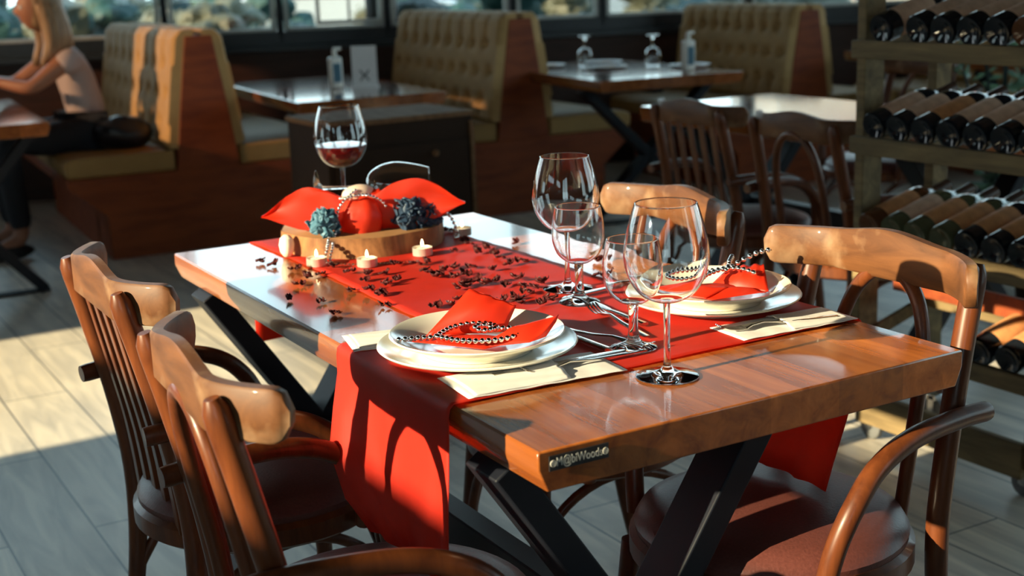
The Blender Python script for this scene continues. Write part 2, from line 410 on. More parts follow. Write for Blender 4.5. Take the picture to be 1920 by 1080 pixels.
# side walls: bays of window between piers; unseen left openings are sized to place the low sun's patches
def sidewall(name, X, bays, y0, y1, dep=.2):
    """bays: (ya, yb, za, zb) openings"""
    global wi
    m = MB(); bays = sorted(bays); cur = y0; H = 3.7
    for ya, yb, za, zb in bays:
        if ya > cur: m.box((X, (cur + ya) / 2, H / 2), (dep, ya - cur, H))
        m.box((X, (ya + yb) / 2, za / 2), (dep, yb - ya, za)); m.box((X, (ya + yb) / 2, (zb + H) / 2), (dep, yb - ya, H - zb)); cur = yb
    if cur < y1: m.box((X, (cur + y1) / 2, H / 2), (dep, y1 - cur, H))
    struct(m.build(name, 'wallwood'))
    for ya, yb, za, zb in bays:
        wi += 1; m = MB(); t = .045; yc = (ya + yb) / 2; zc_ = (za + zb) / 2
        for y in (ya + t / 2, yb - t / 2): m.box((X, y, zc_), (.09, t, zb - za))
        for z in (za + t / 2, zb - t / 2): m.box((X, yc, z), (.09, yb - ya, t))
        wn = struct(m.build('window_%d' % wi, 'frame'))
        MB().box((X, yc, zc_), (.006, yb - ya - .08, zb - za - .08)).build('pane', 'pane_sun_dimmer' if (X < 0 and yc > 4.6) else 'pane', wn)
sidewall('wall_right', 6.7, [(-3.6, -1.5, .95, 3.3), (-1.3, .8, .95, 3.3), (1.0, 3.1, .95, 3.3), (3.3, 4.95, .95, 3.3)], -4.6, 5.15)
sidewall('wall_left', -5.1, [(-3.9, -1.9, 2.2, 2.9), (-.85, 1.45, 2.12, 2.80), (2.42, 3.84, 1.15, 1.95), (4.75, 5.85, 2.40, 3.15), (6.6, 8.0, 2.3, 3.1)], -4.6, 8.9)
m = MB()   # wall behind the camera; both large windows are added out of view for fill
for xa, xb in ((-5.2, -4.6), (-2.2, 3.0), (6.2, 6.8)): m.box(((xa + xb) / 2, -4.6, 1.85), (xb - xa, .2, 3.7))
m.box((.8, -4.6, .45), (12, .2, .9)); m.box((.8, -4.6, 3.5), (12, .2, .4))
struct(m.build('wall_front', 'wallwood'))
for xa, xb in ((-4.6, -2.2), (3.0, 6.2)):
    wi += 1; m = MB(); xc = (xa + xb) / 2
    for x in (xa + .03, xc, xb - .03): m.box((x, -4.6, 2.1), (.06, .09, 2.4))
    for z in (.93, 3.27): m.box((xc, -4.6, z), (xb - xa, .09, .06))
    wn = struct(m.build('window_%d' % wi, 'frame')); MB().box((xc, -4.6, 2.1), (xb - xa - .1, .006, 2.3)).build('pane', 'pane', wn)
struct(MB().box((.8, 2.1, 3.75), (12.2, 13.8, .1)).build('ceiling', 'ceiling'))

# ================================================================ OUTSIDE
struct(MB().box((6, 26, -.12), (120, 90, .1)).build('ground', 'ground'))
def tree(name, loc, h, cr, mat, label, cat='tree', trunk=True, seed=0, low=0):
    rnd = random.Random(seed)
    root = empty(name, loc)
    fol = MB()
    nb = 9
    for i in range(nb):
        a = rnd.uniform(0, 2 * PI); rr = cr * rnd.uniform(.15, .6)
        c = Vector((math.cos(a) * rr, math.sin(a) * rr, low + (h - low) * rnd.uniform(.25, .8)))
        rad = cr * rnd.uniform(.38, .6)
        n0 = len(fol.v); fol.ball(c, (rad, rad, rad * .8), 14, 10)
        for k in range(n0, len(fol.v)):
            v = fol.v[k]; d = (v - c); f = 1 + .35 * noise.noise(v * 2.2 / cr * 1.5 + Vector((seed, 0, 0))) ; v2 = c + d * f; fol.v[k] = v2
    for i in range(700):   # leaf sprays round the crown
        k = rnd.randrange(len(fol.v)) if i < 10000 else 0
        k = rnd.randrange(nb * 128); v = fol.v[k]
        s_ = rnd.uniform(.05, .16) * cr / 1.6; d = Vector((rnd.gauss(0, 1), rnd.gauss(0, 1), rnd.gauss(0, 1))).normalized(); e = d.orthogonal().normalized()
        p = v + d * s_ * .6
        fol.add([p, p + d * s_ + e * s_ * .4, p + d * s_ * 1.8, p + d * s_ - e * s_ * .4], [(0, 1, 2, 3)])
    fol.build('foliage', mat, root, smooth=0)
    if trunk:
        MB().tube([(0, 0, 0), (.05, 0, h * .3), (-.03, .04, h * .62)], [cr * .09, cr * .07, cr * .04], 8).build('trunk', 'trunk', root)
    tag(root, label, cat)
    return root
def outp(xpx, dh):   # world x,y at a given image column and horizontal distance
    d = Vector((R0[0][0] * (xpx - 960) + R0[0][1] * -540 + R0[0][2] * 2529, R0[1][0] * (xpx - 960) + R0[1][1] * -540 + R0[1][2] * 2529))
    k = dh / (d.x * .4976 + d.y * .8674); return (-1.1 + d.x * k, -1.262 + d.y * k)
TR = [(-40, 24, 'leafC', 'dark teal tree outside at the left picture edge'), (190, 27, 'leafB', 'pale olive tree outside above the leftmost booth back'),
      (400, 24, 'leafA', 'teal tree outside just right of the first dark window post'), (800, 27, 'leafB', 'olive tree outside above the middle booth back'),
      (1010, 24, 'leafA', 'teal tree outside above the upside-down glasses'), (1200, 27, 'leafC', 'dark tree outside left of the right booth back')]
for i, (xp, dh, mt, lb) in enumerate(TR):
    x, y = outp(xp, dh); tree('tree', (x, y, -.07), 1.2 + dh * .062, 1.1, mt, lb, seed=i + 3, low=.3)['group'] = 'trees outside the windows'
rb = random.Random(11)
BX = [(-30, 12.5), (28, 16), (78, 11), (135, 14.5), (190, 11.5), (240, 17), (285, 12.5), (345, 15), (395, 11), (440, 17), (490, 13), (530, 18), (690, 14), (750, 11.5), (800, 16), (850, 12.5), (905, 15), (950, 11), (1000, 17), (1045, 13), (1095, 16), (1140, 11.5), (1190, 14.5), (1235, 18), (1290, 12), (1345, 16), (1400, 12.5), (1455, 15.5), (1510, 12)]
wh = ['left of the first dark window post', 'between the first window post and the parked car', 'above the middle booth back', 'between the middle and right booth backs', 'above the right booth back']
for i, (xp, dh) in enumerate(BX):
    x, y = outp(xp, dh); mt = ('leafA', 'leafB', 'leafC', 'leafA', 'leafB')[(i * 3 + i // 4) % 5]
    w_ = wh[0 if xp < 310 else 1 if xp < 600 else 2 if xp < 970 else 3 if xp < 1240 else 4]
    nm_ = {'leafA': 'teal', 'leafB': 'olive beige', 'leafC': 'dark green'}[mt]
    t_ = tree('bush', (x, y, -.07), 1.28 + rb.uniform(-.1, .3), .43, mt, '%s bush outside the windows, %s' % (nm_, w_), 'bush', trunk=False, seed=40 + i, low=-.05)
    t_['group'] = '%s bushes %s' % (nm_, w_)
# parked car beyond the third window
x, y = outp(610, 21)
car = empty('car', (x, y, -.07), math.radians(-28)); tag(car, 'parked white car outside among the trees, seen between the first two booths', 'car')
body = [(-2.1, .35), (-2.1, .8), (-1.9, .95), (-1.2, 1.0), (-.6, 1.42), (.7, 1.42), (1.3, 1.0), (2.0, .9), (2.15, .6), (2.1, .35)]
MB().prism(body, -.85, .85).build('body', 'carpaint', car, bevel=.08)
MB().prism([(-1.0, 1.03), (-.52, 1.36), (.62, 1.36), (1.1, 1.03)], -.87, .87).build('window', 'frame', car)
for sx in (-1.3, 1.35):
    for sy in (-.8, .8):
        MB().lathe([(.12, -.1), (.32, -.1), (.34, 0), (.32, .1), (.12, .1)], 20, rot=Matrix.Rotation(PI / 2, 3, 'X')).xf(Matrix.Translation((sx, sy, .34))).build('wheel', 'rubber', car)
# pale building on the far right
x, y = outp(1840, 27)
bd = empty('building', (x, y, -.07), math.radians(-30)); tag(bd, 'pale rendered building outside, seen over the wine rack', 'building')
MB().box((0, 0, 1.7), (9, 5, 3.4)).build('wall', 'render', bd)
MB().prism([(-4.9, 3.4), (4.9, 3.4), (0, 4.6)], -2.8, 2.8).build('roof', 'roof', bd)
for k in range(5):
    f = MB().box((-3.6 + k * 1.8, -2.52, 1.5), (.8, .1, 1.2)).build('window', 'frame', bd)
    MB().box((0 + -3.6 + k * 1.8, -2.58, 1.5), (.66, .02, 1.06)).build('pane', 'chrome', f)
x, y = outp(1612, 13)
sg = empty('signboard', (x, y, -.07), math.radians(-30)); tag(sg, 'red and white signboard outside, left of the wine rack top', 'sign')
MB().box((0, 0, 1.25), (.5, .05, .5)).build('board', 'carpaint', sg); MB().box((.0, -.04, 1.36), (.3, .02, .16)).build('red_panel', 'redpaint', sg)
MB().tube([(0, .03, 0), (0, .03, 1.1)], .03, 8).build('post', 'chrome', sg)
x, y = outp(1555, 9.6)

# ================================================================ TABLES
def make_table(name, loc, yaw, wx, ly, mat, th=.045, xw=.08, ins=.27, under=.012, xs=None, single=False):
    root = empty(name, loc, yaw); hx = wx / 2
    # top: bevelled plank with slightly undercut sides
    p = [(-hx + under, .75 - th), (-hx, .75 - th * .45), (-hx, .747), (-hx + .003, .75), (hx - .003, .75), (hx, .747), (hx, .75 - th * .45), (hx - under, .75 - th)]
    MB().prism(p, 0, ly).build('tabletop', mat, root, smooth=30, bevel=.0025)
    for yy in ((ins,) if single else (ins, ly - ins)):
        for s_ in (-1, 1):
            xa, xb = xs if xs else (hx - .04, hx - .06); xc = -.12 if xs else 0
            MB().beam((xc + s_ * xa, yy, .75 - th - .004), (xc - s_ * xb, yy, 0.012), .042, xw, up=(0, 1, 0)).build('leg', 'steel', root, bevel=.003)
        MB().box((xc, yy, .008), (.62, .05, .010)).build('foot', 'steel', root, bevel=.002)
        MB().box((0, yy, .75 - th - .004), (wx * .86, .06, .008)).build('mounting_plate', 'steel', root, bevel=.002)
    m = MB().box((xc, ly / 2, .37), (.045, ly - 2 * ins, .06)) if not single else MB().box((0, ly / 2 + .05, .75 - th - .018), (.06, ly - .2, .036))
    m.build('stretcher', 'steel', root, bevel=.003)
    return root
tb = make_table('dining_table', (0, 0, 0), 0, .70, 1.43, 'table', th=.052, ins=.14, xs=(.215, .245))
tag(tb, 'glossy brown wooden dining table with red runners, laid in the foreground', 'table')
# maker's sticker on the near edge
SX, SW = -.2945, .083
st = MB().box((SX, -.0016, .7335), (SW, .0016, .0185)).build('sticker', 'blackplastic', tb, smooth=0); st['label'] = 'black sticker with pale lettering'
def textmesh(body, size, name, mat, parent, mtx, ext=.0002):
    cu = bpy.data.curves.new(name, 'FONT'); cu.body = body; cu.size = size; cu.extrude = ext; cu.align_x = 'CENTER'; cu.align_y = 'CENTER'
    to = bpy.data.objects.new(name + '_t', cu); COL.objects.link(to)
    dg = bpy.context.evaluated_depsgraph_get(); me = bpy.data.meshes.new_from_object(to.evaluated_get(dg))
    bpy.data.objects.remove(to); me.name = name
    me.transform(mtx); me.materials.clear(); me.materials.append(MT[mat])
    o = bpy.data.objects.new(name, me); COL.objects.link(o); o.parent = parent
    return o
tm = Matrix.Translation((SX, -.0028, .7338)) @ Matrix.Rotation(PI / 2, 4, 'X')
textmesh('M@biWoods', .0152, 'lettering', 'lettering', st, tm @ Matrix.Diagonal((.77, 1, 1, 1)))
for s_ in (-1, 1):
    m = MB()
    for rr, r2 in ((.0037, .0006), (.0016, .0006)):
        m.tube([(SX + s_ * .0365 + rr * math.cos(a), -.0028, .7335 + rr * math.sin(a)) for a in [2 * PI * k / 20 for k in range(20)]], r2, 6, closed=True)
    m.build('emblem', 'lettering', st)

T1 = make_table('booth_table', (-.32, 4.45, 0), -.07, .70, 1.35, 'table_bg', th=.055, single=True); tag(T1, 'wooden booth table the woman leans on, at the left edge', 'table', 'booth tables')
T2 = make_table('booth_table', (1.42, 4.31, 0), -.09, .70, 1.40, 'table_bg', th=.055, single=True); tag(T2, 'wooden booth table with the menu holder and sanitiser, behind the dark cabinet', 'table', 'booth tables')
T3 = make_table('booth_table', (2.90, 4.06, 0), -.12, .80, 1.35, 'table_bg', th=.055, single=True); tag(T3, 'wooden booth table with two upside-down glasses', 'table', 'booth tables')
T4 = make_table('dining_table', (2.30, 1.42, 0), 0, .66, 1.62, 'table_bg', th=.06); tag(T4, 'shiny sunlit wooden table behind the two background chairs', 'table')
T5 = make_table('booth_table', (4.75, 3.25, 0), -.12, .70, 1.35, 'table_bg', th=.055, single=True); tag(T5, 'wooden table far right, seen left of the wine rack', 'table', 'booth tables')

# ================================================================ CHAIRS
def chair_parts(kind):
    root = empty('dining_chair')
    # seat ring and cushion
    n = 40
    def ring(r, z): return [(r * (1.0 if abs(math.cos(a)) < 2 else 1) * math.cos(a), r * math.sin(a), z) for a in [2 * PI * j / n for j in range(n)]]
    MB().lathe([(.15, .400), (.206, .400), (.217, .408), (.217, .436), (.208, .444), (.15, .444)], 48, close=True).build('seat_ring', 'chair', root)
    MB().lathe([(0, .436), (.198, .436), (.207, .442), (.209, .454), (.200, .469), (.17, .481), (.11, .488), (.05, .491), (0, .4915)], 48).build('seat_cushion', 'leather', root)
    HW = .17
    for s_ in (-1, 1):
        # rear leg and back post in one bent piece
        pts = smoothpts([(-.245, s_ * .185, 0), (-.192, s_ * .180, .22), (-.174, s_ * .176, .42), (-.190, s_ * .174, .58), (-.224, s_ * .168, .74), (-.251, s_ * .165, .848)], 5)
        rr = [.0125 + .005 * min(1, (p.z / .4)) for p in pts]; rr[-1] = .009; rr[-2] = .016
        MB().tube(pts, rr, 14).build('back_post', 'chair', root)
        MB().tube([(.155, s_ * .148, .405), (.170, s_ * .165, .2), (.185, s_ * .180, 0)], [.017, .0155, .0125], 14).build('front_leg', 'chair', root)
        # bent arm: bolted outside the post, sweeps forward and down to the ring
        pts = smoothpts([(-.241, s_ * .200, .632), (-.165, s_ * .208, .636), (-.06, s_ * .222, .632), (.015, s_ * .232, .608), (.062, s_ * .238, .566), (.086, s_ * .232, .515), (.095, s_ * .222, .46), (.098, s_ * .214, .415)], 5)
        rr = [.0155] * len(pts); rr[0] = .0145
        MB().tube(pts, rr, 14).build('armrest', 'chair', root)
        # leg braces, small bent arches
        pts = smoothpts([(.168, s_ * .158, .22), (.13, s_ * .155, .33), (.02, s_ * .165, .392), (-.11, s_ * .168, .36), (-.196, s_ * .178, .24)], 5)
        MB().tube(pts, .0095, 10).build('leg_brace', 'chair', root)
    pts = smoothpts([(.17, -.160, .21), (.165, -.11, .33), (.16, 0, .390), (.165, .11, .33), (.17, .160, .21)], 5)
    MB().tube(pts, .0095, 10).build('leg_brace', 'chair', root)
    # curved top rail with wings swept forward
    N = 60; pts = []; secs = []
    for i in range(N + 1):
        u = -1 + 2 * i / N; y = u * .230 - .012 * u * abs(u) ** 3
        x = -.243 + .066 * max(0, (abs(u) - .50) / .50) ** 1.5
        zt = .859 + .016 * math.exp(-(u / .36) ** 2) + .002 * abs(u) ** 3
        zb = .797
        e = max(0, (abs(u) - .91) / .09); rn = 1 - math.sqrt(max(0, 1 - e * e)); zt -= .024 * rn; zb += .022 * rn
        th = .0105 * (1 - .35 * e ** 2)
        zc = (zt + zb) / 2; hh = (zt - zb) / 2
        pts.append((x, y, zc))
        secs.append([(a * th, b * hh) for a, b in ((-1, -.88), (-.7, -1), (.7, -1), (1, -.88), (1, .86), (.7, 1), (-.7, 1), (-1, .86))])
    MB().sweep(pts, secs, up=(0, 0, 1)).build('top_rail', 'rail', root, smooth=50)
    if kind == 'hoop':
        pts = smoothpts([(-.185, .090, .43), (-.198, .096, .55), (-.222, .092, .68), (-.236, .074, .755), (-.243, .042, .798), (-.246, 0, .812), (-.243, -.042, .798), (-.236, -.074, .755), (-.222, -.092, .68), (-.198, -.096, .55), (-.185, -.090, .43)], 5)
        MB().tube(pts, .0115, 12).build('back_hoop', 'chair', root)
    else:
        for k in range(5):
            y = -.112 + k * .056
            pts = [(-.238, y, .81), (-.216, y, .70), (-.190, y, .56), (-.178, y, .43)]
            MB().sweep(smoothpts(pts, 4), [(-.011, -.004), (.011, -.004), (.011, .004), (-.011, .004)], up=(1, 0, .1)).build('back_slat', 'chair', root, bevel=.0015)
    return root
hoop = chair_parts('hoop'); slat = chair_parts('slat')
CH = [('hoop', .200, .231, PI + .012, 'armchair at the right of the laid table with the sun-striped seat and bent-hoop back'),
      ('slat', -.390, .875, 0, 'slat-backed armchair on the far left side of the laid table'),
      ('hoop', -.428, .280, -.052, 'nearest left armchair with hoop back, beside the hanging red runner'),
      ('hoop', .227, .811, PI - .09, 'armchair on the far right side of the laid table, behind the wine glasses'),
      ('slat', 1.745, 2.13, 0, 'background slat-backed chair with pale seat, left of the background hoop-backed one'),
      ('hoop', 1.715, 1.608, 0, 'background hoop-backed chair beside the post of the wine rack'),
      ('hoop', 2.98, 2.78, PI, 'chair on the far side of the background table, seen through the wine rack')]
used = {'hoop': False, 'slat': False}
chairs = []
for kd, x, y, a, lb in CH:
    src = hoop if kd == 'hoop' else slat
    c = src if not used[kd] else copy_tree(src)
    used[kd] = True
    c.location = (x, y, 0); c.rotation_euler = (0, 0, a); tag(c, lb, 'chair', 'bentwood dining chairs'); chairs.append(c)

# ================================================================ RUNNERS
def ripple(y, z): return .006 * math.sin(y * 34 + 1.3) + .004 * math.sin(y * 71 + z * 9)
def cross_runner():
    m = MB()
    # path across the table: (x, z) by length
    zt = .7535; xe = .3585
    path = [(-xe - .004, .500), (-xe - .003, .54), (-xe - .002, .60), (-xe - .0005, .66), (-xe, .71), (-xe, .738), (-xe + .002, .748), (-xe + .008, zt)]
    path += [(-.35 + .7 * k / 30, zt) for k in range(1, 30)]
    path += [(xe - .008, zt), (xe - .002, .748), (xe, .738), (xe, .71), (xe + .001, .66), (xe + .002, .60), (xe + .002, .54), (xe + .003, .500)]
    n = len(path); ny = 40
    vs = []
    for i, (x, z) in enumerate(path):
        for j in range(ny + 1):
            v = j / ny; y0, y1 = .205, .568
            if x > .34: y0 += .0
            d = max(0, .74 - z)
            if x < 0:
                y1e = y1 - d * .10 - max(0, d - .08) ** 2 * 4.0; y0e = y0 - .0
            else: y1e = y1 - d * .15; y0e = y0 - d * .12
            y = y0e + (y1e - y0e) * v
            s_ = -1 if x < 0 else 1
            xx = x + s_ * abs(ripple(y, z)) * min(1, d * 5)
            if x > 0: xx -= .50 * max(0, d - .04)   # this end swings in and rests on the seat
            if x < 0: xx -= .036 * math.exp(-((y - .515) / .055) ** 2) * min(1, max(0, (d - .02) / .09)) ** 1.5   # cloth rests over the chair arm
            zz = z + (.0006 * math.sin(y * 60 + x * 30) if z > .75 else 0)
            vs.append((xx, y, zz))
    fs = [(i * (ny + 1) + j, (i + 1) * (ny + 1) + j, (i + 1) * (ny + 1) + j + 1, i * (ny + 1) + j + 1) for i in range(n - 1) for j in range(ny)]
    m.add(vs, fs)
    return m.build('table_runner', 'redcloth', solid=.0012, smooth=70)
o = cross_runner(); tag(o, 'red cloth runner laid across the near end of the table, hanging down both sides', 'table runner', 'red table runners')
def long_runner():
    path = [(.53, y) for y in ()]
    pts = [(y, .7522) for y in [.50 + (1.425 - .50) * k / 50 for k in range(51)]] + [(1.434, .750), (1.4375, .742), (1.438, .70), (1.440, .62), (1.442, .53)]
    vs = []; nx = 20
    for y, z in pts:
        for j in range(nx + 1):
            x0 = -.185 + .004 * math.sin(y * 7); x1 = .200 + .004 * math.sin(y * 9)
            x = x0 + (x1 - x0) * j / nx
            zz = z + (.0012 * (math.sin(y * 45 + x * 12) ** 2) * (1 if y < 1.40 and .6 < y else 0) if z > .751 else 0)
            vs.append((x, y + (.004 * math.sin(x * 40) if z < .74 else 0), zz))
    fs = [(i * (nx + 1) + j, (i + 1) * (nx + 1) + j, (i + 1) * (nx + 1) + j + 1, i * (nx + 1) + j + 1) for i in range(len(pts) - 1) for j in range(nx)]
    return MB().add(vs, fs).build('table_runner', 'redcloth', solid=.0010, smooth=70)
o = long_runner(); tag(o, 'red cloth runner laid lengthwise under the centrepiece, strewn with dark petals', 'table runner', 'red table runners')

# ================================================================ GLASSES
def wineglass(prof_out, name='wine_glass', wall=.0011):
    """prof_out: bowl outer profile bottom->rim; builds foot+stem+bowl as one glass wall"""
    bowl, foot = prof_out
    root = empty(name)
    outer = smooth2(bowl, 6); inner = [(max(r - wall, 0), z + wall * .6) for r, z in outer if z > bowl[0][1] + .002]
    prof = outer + [(outer[-1][0] - wall * .5, outer[-1][1] + wall * .4)] + inner[::-1]
    prof = [p for p in prof]
    prof.append((0, inner[0][1] - .0008))
    MB().lathe([(0, foot[-1][1])] + [(foot[-1][0] * .98, foot[-1][1])] + prof, 56).build('bowl', 'glass', root, smooth=60)
    f = smooth2(foot, 4)
    MB().lathe([(0, .0006)] + f + [(0, f[-1][1])], 48).build('stem', 'glass', root, smooth=60)
    return root
def smooth2(p, k):
    q = smoothpts([(a, 0, b) for a, b in p], k); return [(max(v.x, 0), v.z) for v in q]
BIG = ([(.0052, .104), (.018, .106), (.036, .116), (.050, .136), (.0565, .160), (.0565, .176), (.0525, .200), (.0465, .222), (.0415, .238)],
       [(.041, .0006), (.0430, .0018), (.036, .0036), (.018, .0075), (.0068, .014), (.0046, .030), (.0042, .060), (.0046, .090), (.0052, .1045)])
SML = ([(.0085, .066), (.020, .070), (.034, .082), (.0415, .100), (.0430, .114), (.0420, .132), (.0395, .148), (.0370, .161)],
       [(.0325, .0006), (.0345, .002), (.029, .0045), (.016, .0085), (.0095, .015), (.0075, .026), (.0068, .042), (.0072, .056), (.0088, .067)])
gb = wineglass(BIG); gs = wineglass(SML)
gb.location = (-.055, .147, .7502); tag(gb, 'tall empty wine glass standing on bare wood at the near edge of the table', 'wine glass', 'tall wine glasses')
gs.location = (-.019, .276, .7545); tag(gs, 'small empty water glass standing left of and behind the tall near glass', 'water glass', 'small water glasses')
g2 = copy_tree(gb); g2.location = (.104, .644, .7545); tag(g2, 'tall empty wine glass in the middle of the table, behind a small one', 'wine glass')
g2.scale = (1, 1, .965); g3 = copy_tree(gs); g3.location = (.067, .550, .7545); tag(g3, 'small empty water glass in front of the farther tall glass', 'water glass')
g4 = copy_tree(gb); g4.location = (.006, 1.365, .796); g4.scale = (1.0, 1.0, .97); tag(g4, 'wine glass with red wine standing behind the red bow', 'wine glass')
MB().lathe([(0, .1075)] + [(r - .0016, z + .001) for r, z in smooth2(BIG[0], 6) if .106 < z < .156] + [(0, .1565)], 48).build('red_wine', 'wine', g4)
g5 = copy_tree(gb); g5.scale = (.88, .88, 1.0)
# lies on its side: foot to the left, rim to the right of the bow
ax = Vector((.8675, -.4974, 0.0)).normalized()
q = Vector((0, 0, 1)).rotation_difference(ax)
g5.rotation_mode = 'QUATERNION'; g5.rotation_quaternion = q
g5.location = (-.060, 1.358, .860); tag(g5, 'empty wine glass lying on its side behind the red bow', 'wine glass', 'tall wine glasses')

# ================================================================ PLATES
def plate(r, loc, deep):
    root_prof = [(0, .004), (r * .55, .004), (r * .60, .0), (r * .64, .0), (r * .66, .004), (r * .80, .008 + deep * .35), (r * .985, .016 + deep * .5), (r, .0185 + deep * .5), (r * .99, .0200 + deep * .5), (r * .95, .0190 + deep * .5),
                 (r * .80, .0120 + deep * .30), (r * .68, .0080), (r * .5, .0072), (0, .0070)]
    o = MB().lathe(root_prof, 72).build('dinner_plate', 'plate', smooth=50); o.location = loc; return o
P1 = (-.213, .390); P2 = (.230, .408)
o = plate(.145, (P1[0], P1[1], .7545), .0); tag(o, 'large ivory dinner plate, lower of the two at the left setting', 'plate', 'dinner plates')
o = plate(.127, (P1[0], P1[1], .7625), .016); tag(o, 'ivory bowl plate holding the red napkin and bead heart, left setting', 'plate', 'dinner plates')
o = plate(.142, (P2[0], P2[1], .7545), .0); tag(o, 'large ivory dinner plate, lower of the two at the right setting', 'plate', 'dinner plates')
o = plate(.125, (P2[0], P2[1], .7625), .016); tag(o, 'ivory bowl plate holding a red napkin and bead strand, right setting', 'plate', 'dinner plates')

U = Vector((.8675, -.4974, 0)); V = Vector((.4974, .8675, 0)); Z = Vector((0, 0, 1))
def loc3(o, c, u, v, h): return Vector(c) + U * u + V * v + Z * h
def patch(m, a, b, c, d, bulge=(0, 0, 0), fold=0, n=14):
    a, b, c, d, bl = map(Vector, (a, b, c, d, bulge))
    def fn(s_, t):
        p = a * (1 - s_) * (1 - t) + b * s_ * (1 - t) + c * s_ * t + d * (1 - s_) * t
        k = math.sin(PI * s_) * math.sin(PI * t)
        return p + bl * k + Vector((0, 0, fold * math.sin(6 * PI * s_) * t * .5))
    m.grid(fn, n, n); return m
def plate_napkin(c, flip, label):
    root = empty('paper_napkin', (c[0], c[1], .7715))
    L3 = lambda u, v, h: U * u * flip + V * v + Z * (h + .0035)
    m = MB()
    patch(m, L3(-.100, -.030, .010), L3(.01, -.062, .003), L3(.080, -.02, .005), L3(-.03, .02, .004), Z * .006, .0015)
    m.build('flat_sheet', 'redpaper', root, solid=.0006)
    m = MB()
    patch(m, L3(-.075, .012, .005), L3(.040, .020, .005), L3(.058, .034, .040), L3(-.010, .050, .064), -V * .010 + Z * .010, .002)
    patch(m, L3(-.010, .050, .064), L3(.058, .034, .040), L3(.050, .070, .030), L3(.02, .07, .034), Z * .004, .0)
    m.build('standing_flap', 'redpaper', root, solid=.0006)
    m = MB()
    patch(m, L3(.010, -.052, .003), L3(.075, -.060, .010), L3(.118, -.010, .036), L3(.020, -.018, .006), Z * .012, .002)
    patch(m, L3(.075, -.060, .010), L3(.098, -.040, .012), L3(.114, -.012, .026), L3(.118, -.010, .036), Z * .002 - V * .006, 0)
    m.build('folded_wing', 'redpaper', root, solid=.0006)
    tag(root, label, 'napkin', 'red napkins on the plates'); return root
plate_napkin(P1, 1, 'red paper napkin folded upright on the left plate')
def flat_napkin():
    root = empty('paper_napkin', (P2[0], P2[1], .7715))
    L3 = lambda u, v, h: U * u + V * v + Z * (h + .0035)
    m = MB(); patch(m, L3(-.105, .01, .004), L3(-.01, -.062, .002), L3(.085, -.035, .006), L3(.0, .03, .005), Z * .010, .006); m.build('flat_sheet', 'redpaper', root, solid=.0006)
    m = MB(); patch(m, L3(.0, .020, .006), L3(.085, -.030, .004), L3(.088, .030, .036), L3(.035, .045, .030), Z * .004 - V * .012, .004); m.build('standing_flap', 'redpaper', root, solid=.0006)
    m = MB(); patch(m, L3(-.08, -.010, .004), L3(-.02, -.058, .004), L3(.02, -.030, .014), L3(-.03, .0, .012), Z * .006, 0); m.build('folded_wing', 'redpaper', root, solid=.0006)
    tag(root, 'red paper napkin folded low on the right plate, behind the tall glass', 'napkin', 'red napkins on the plates')
flat_napkin()

def garland(name, pts, r, label, closed=False, step=None, grp='bead strings', mat='bead'):
    P = [Vector(p) for p in pts]; m = MB(); step = step or r * 2.15
    if closed: P.append(P[0])
    d = 0; nxt = 0; k = 0
    for a, b in zip(P[:-1], P[1:]):
        ln = (b - a).length
        while nxt <= d + ln:
            m.ball(a + (b - a) * ((nxt - d) / max(ln, 1e-9)), r, 10, 7); nxt += step
        d += ln
    m.tube(P, r * .25, 5)
    o = m.build(name, mat, smooth=60); tag(o, label, 'beads', grp); return o
c1 = Vector((P1[0], P1[1], .7835)) - V * .012; c2 = Vector((P2[0], P2[1], .7875))
heart = [(-.110, -.022, -.001), (-.085, -.018, -.001), (-.06, -.018, 0), (-.050, -.004, .002), (-.036, .016, .004), (-.012, .028, .006), (.012, .026, .006), (.028, .010, .005), (.024, -.006, .005), (.006, -.014, .006), (-.002, -.004, .009), (.010, .004, .009),
         (.030, .0, .005), (.052, -.004, .005), (.068, -.018, .003), (.056, -.034, .002), (.034, -.044, 0), (.005, -.048, 0), (-.025, -.040, 0), (-.045, -.026, 0), (-.058, -.014, 0)]
garland('bead_string', smoothpts([c1 + U * a + V * b + Z * (h + .006) for a, b, h in heart], 6), .0042, 'string of shiny beads laid in a heart on the left napkin')
st2 = [(-.040, .045, .006), (-.020, .040, .006), (.010, .030, .008), (.020, .030, .008), (.035, .036, .014), (.050, .050, .026), (.062, .055, .034)]
st2 = [(.020, .064, .020), (.012, .040, .018), (.004, .020, .012), (-.03, .024, .006), (-.070, .030, .004), (-.092, .018, .002), (-.090, -.004, .002), (-.070, -.020, .002), (-.045, -.022, .004), (-.030, -.004, .008), (.0, .012, .012), (.024, -.002, .014), (.042, -.016, .010)]
garland('bead_string', smoothpts([c2 + U * (a + .022) + V * b + Z * (h + .010) for a, b, h in st2], 6), .0042, 'string of shiny beads twisted over the right napkin')
st3 = [(.024, .010, .016), (.046, .020, .026), (.072, .030, .036), (.098, .042, .040), (.104, .048, .038)]
garland('bead_string', smoothpts([c2 + U * a + V * b + Z * (h + .004) for a, b, h in st3], 6), .0042, 'short bead strand reaching over the rim of the right plate', step=.012)

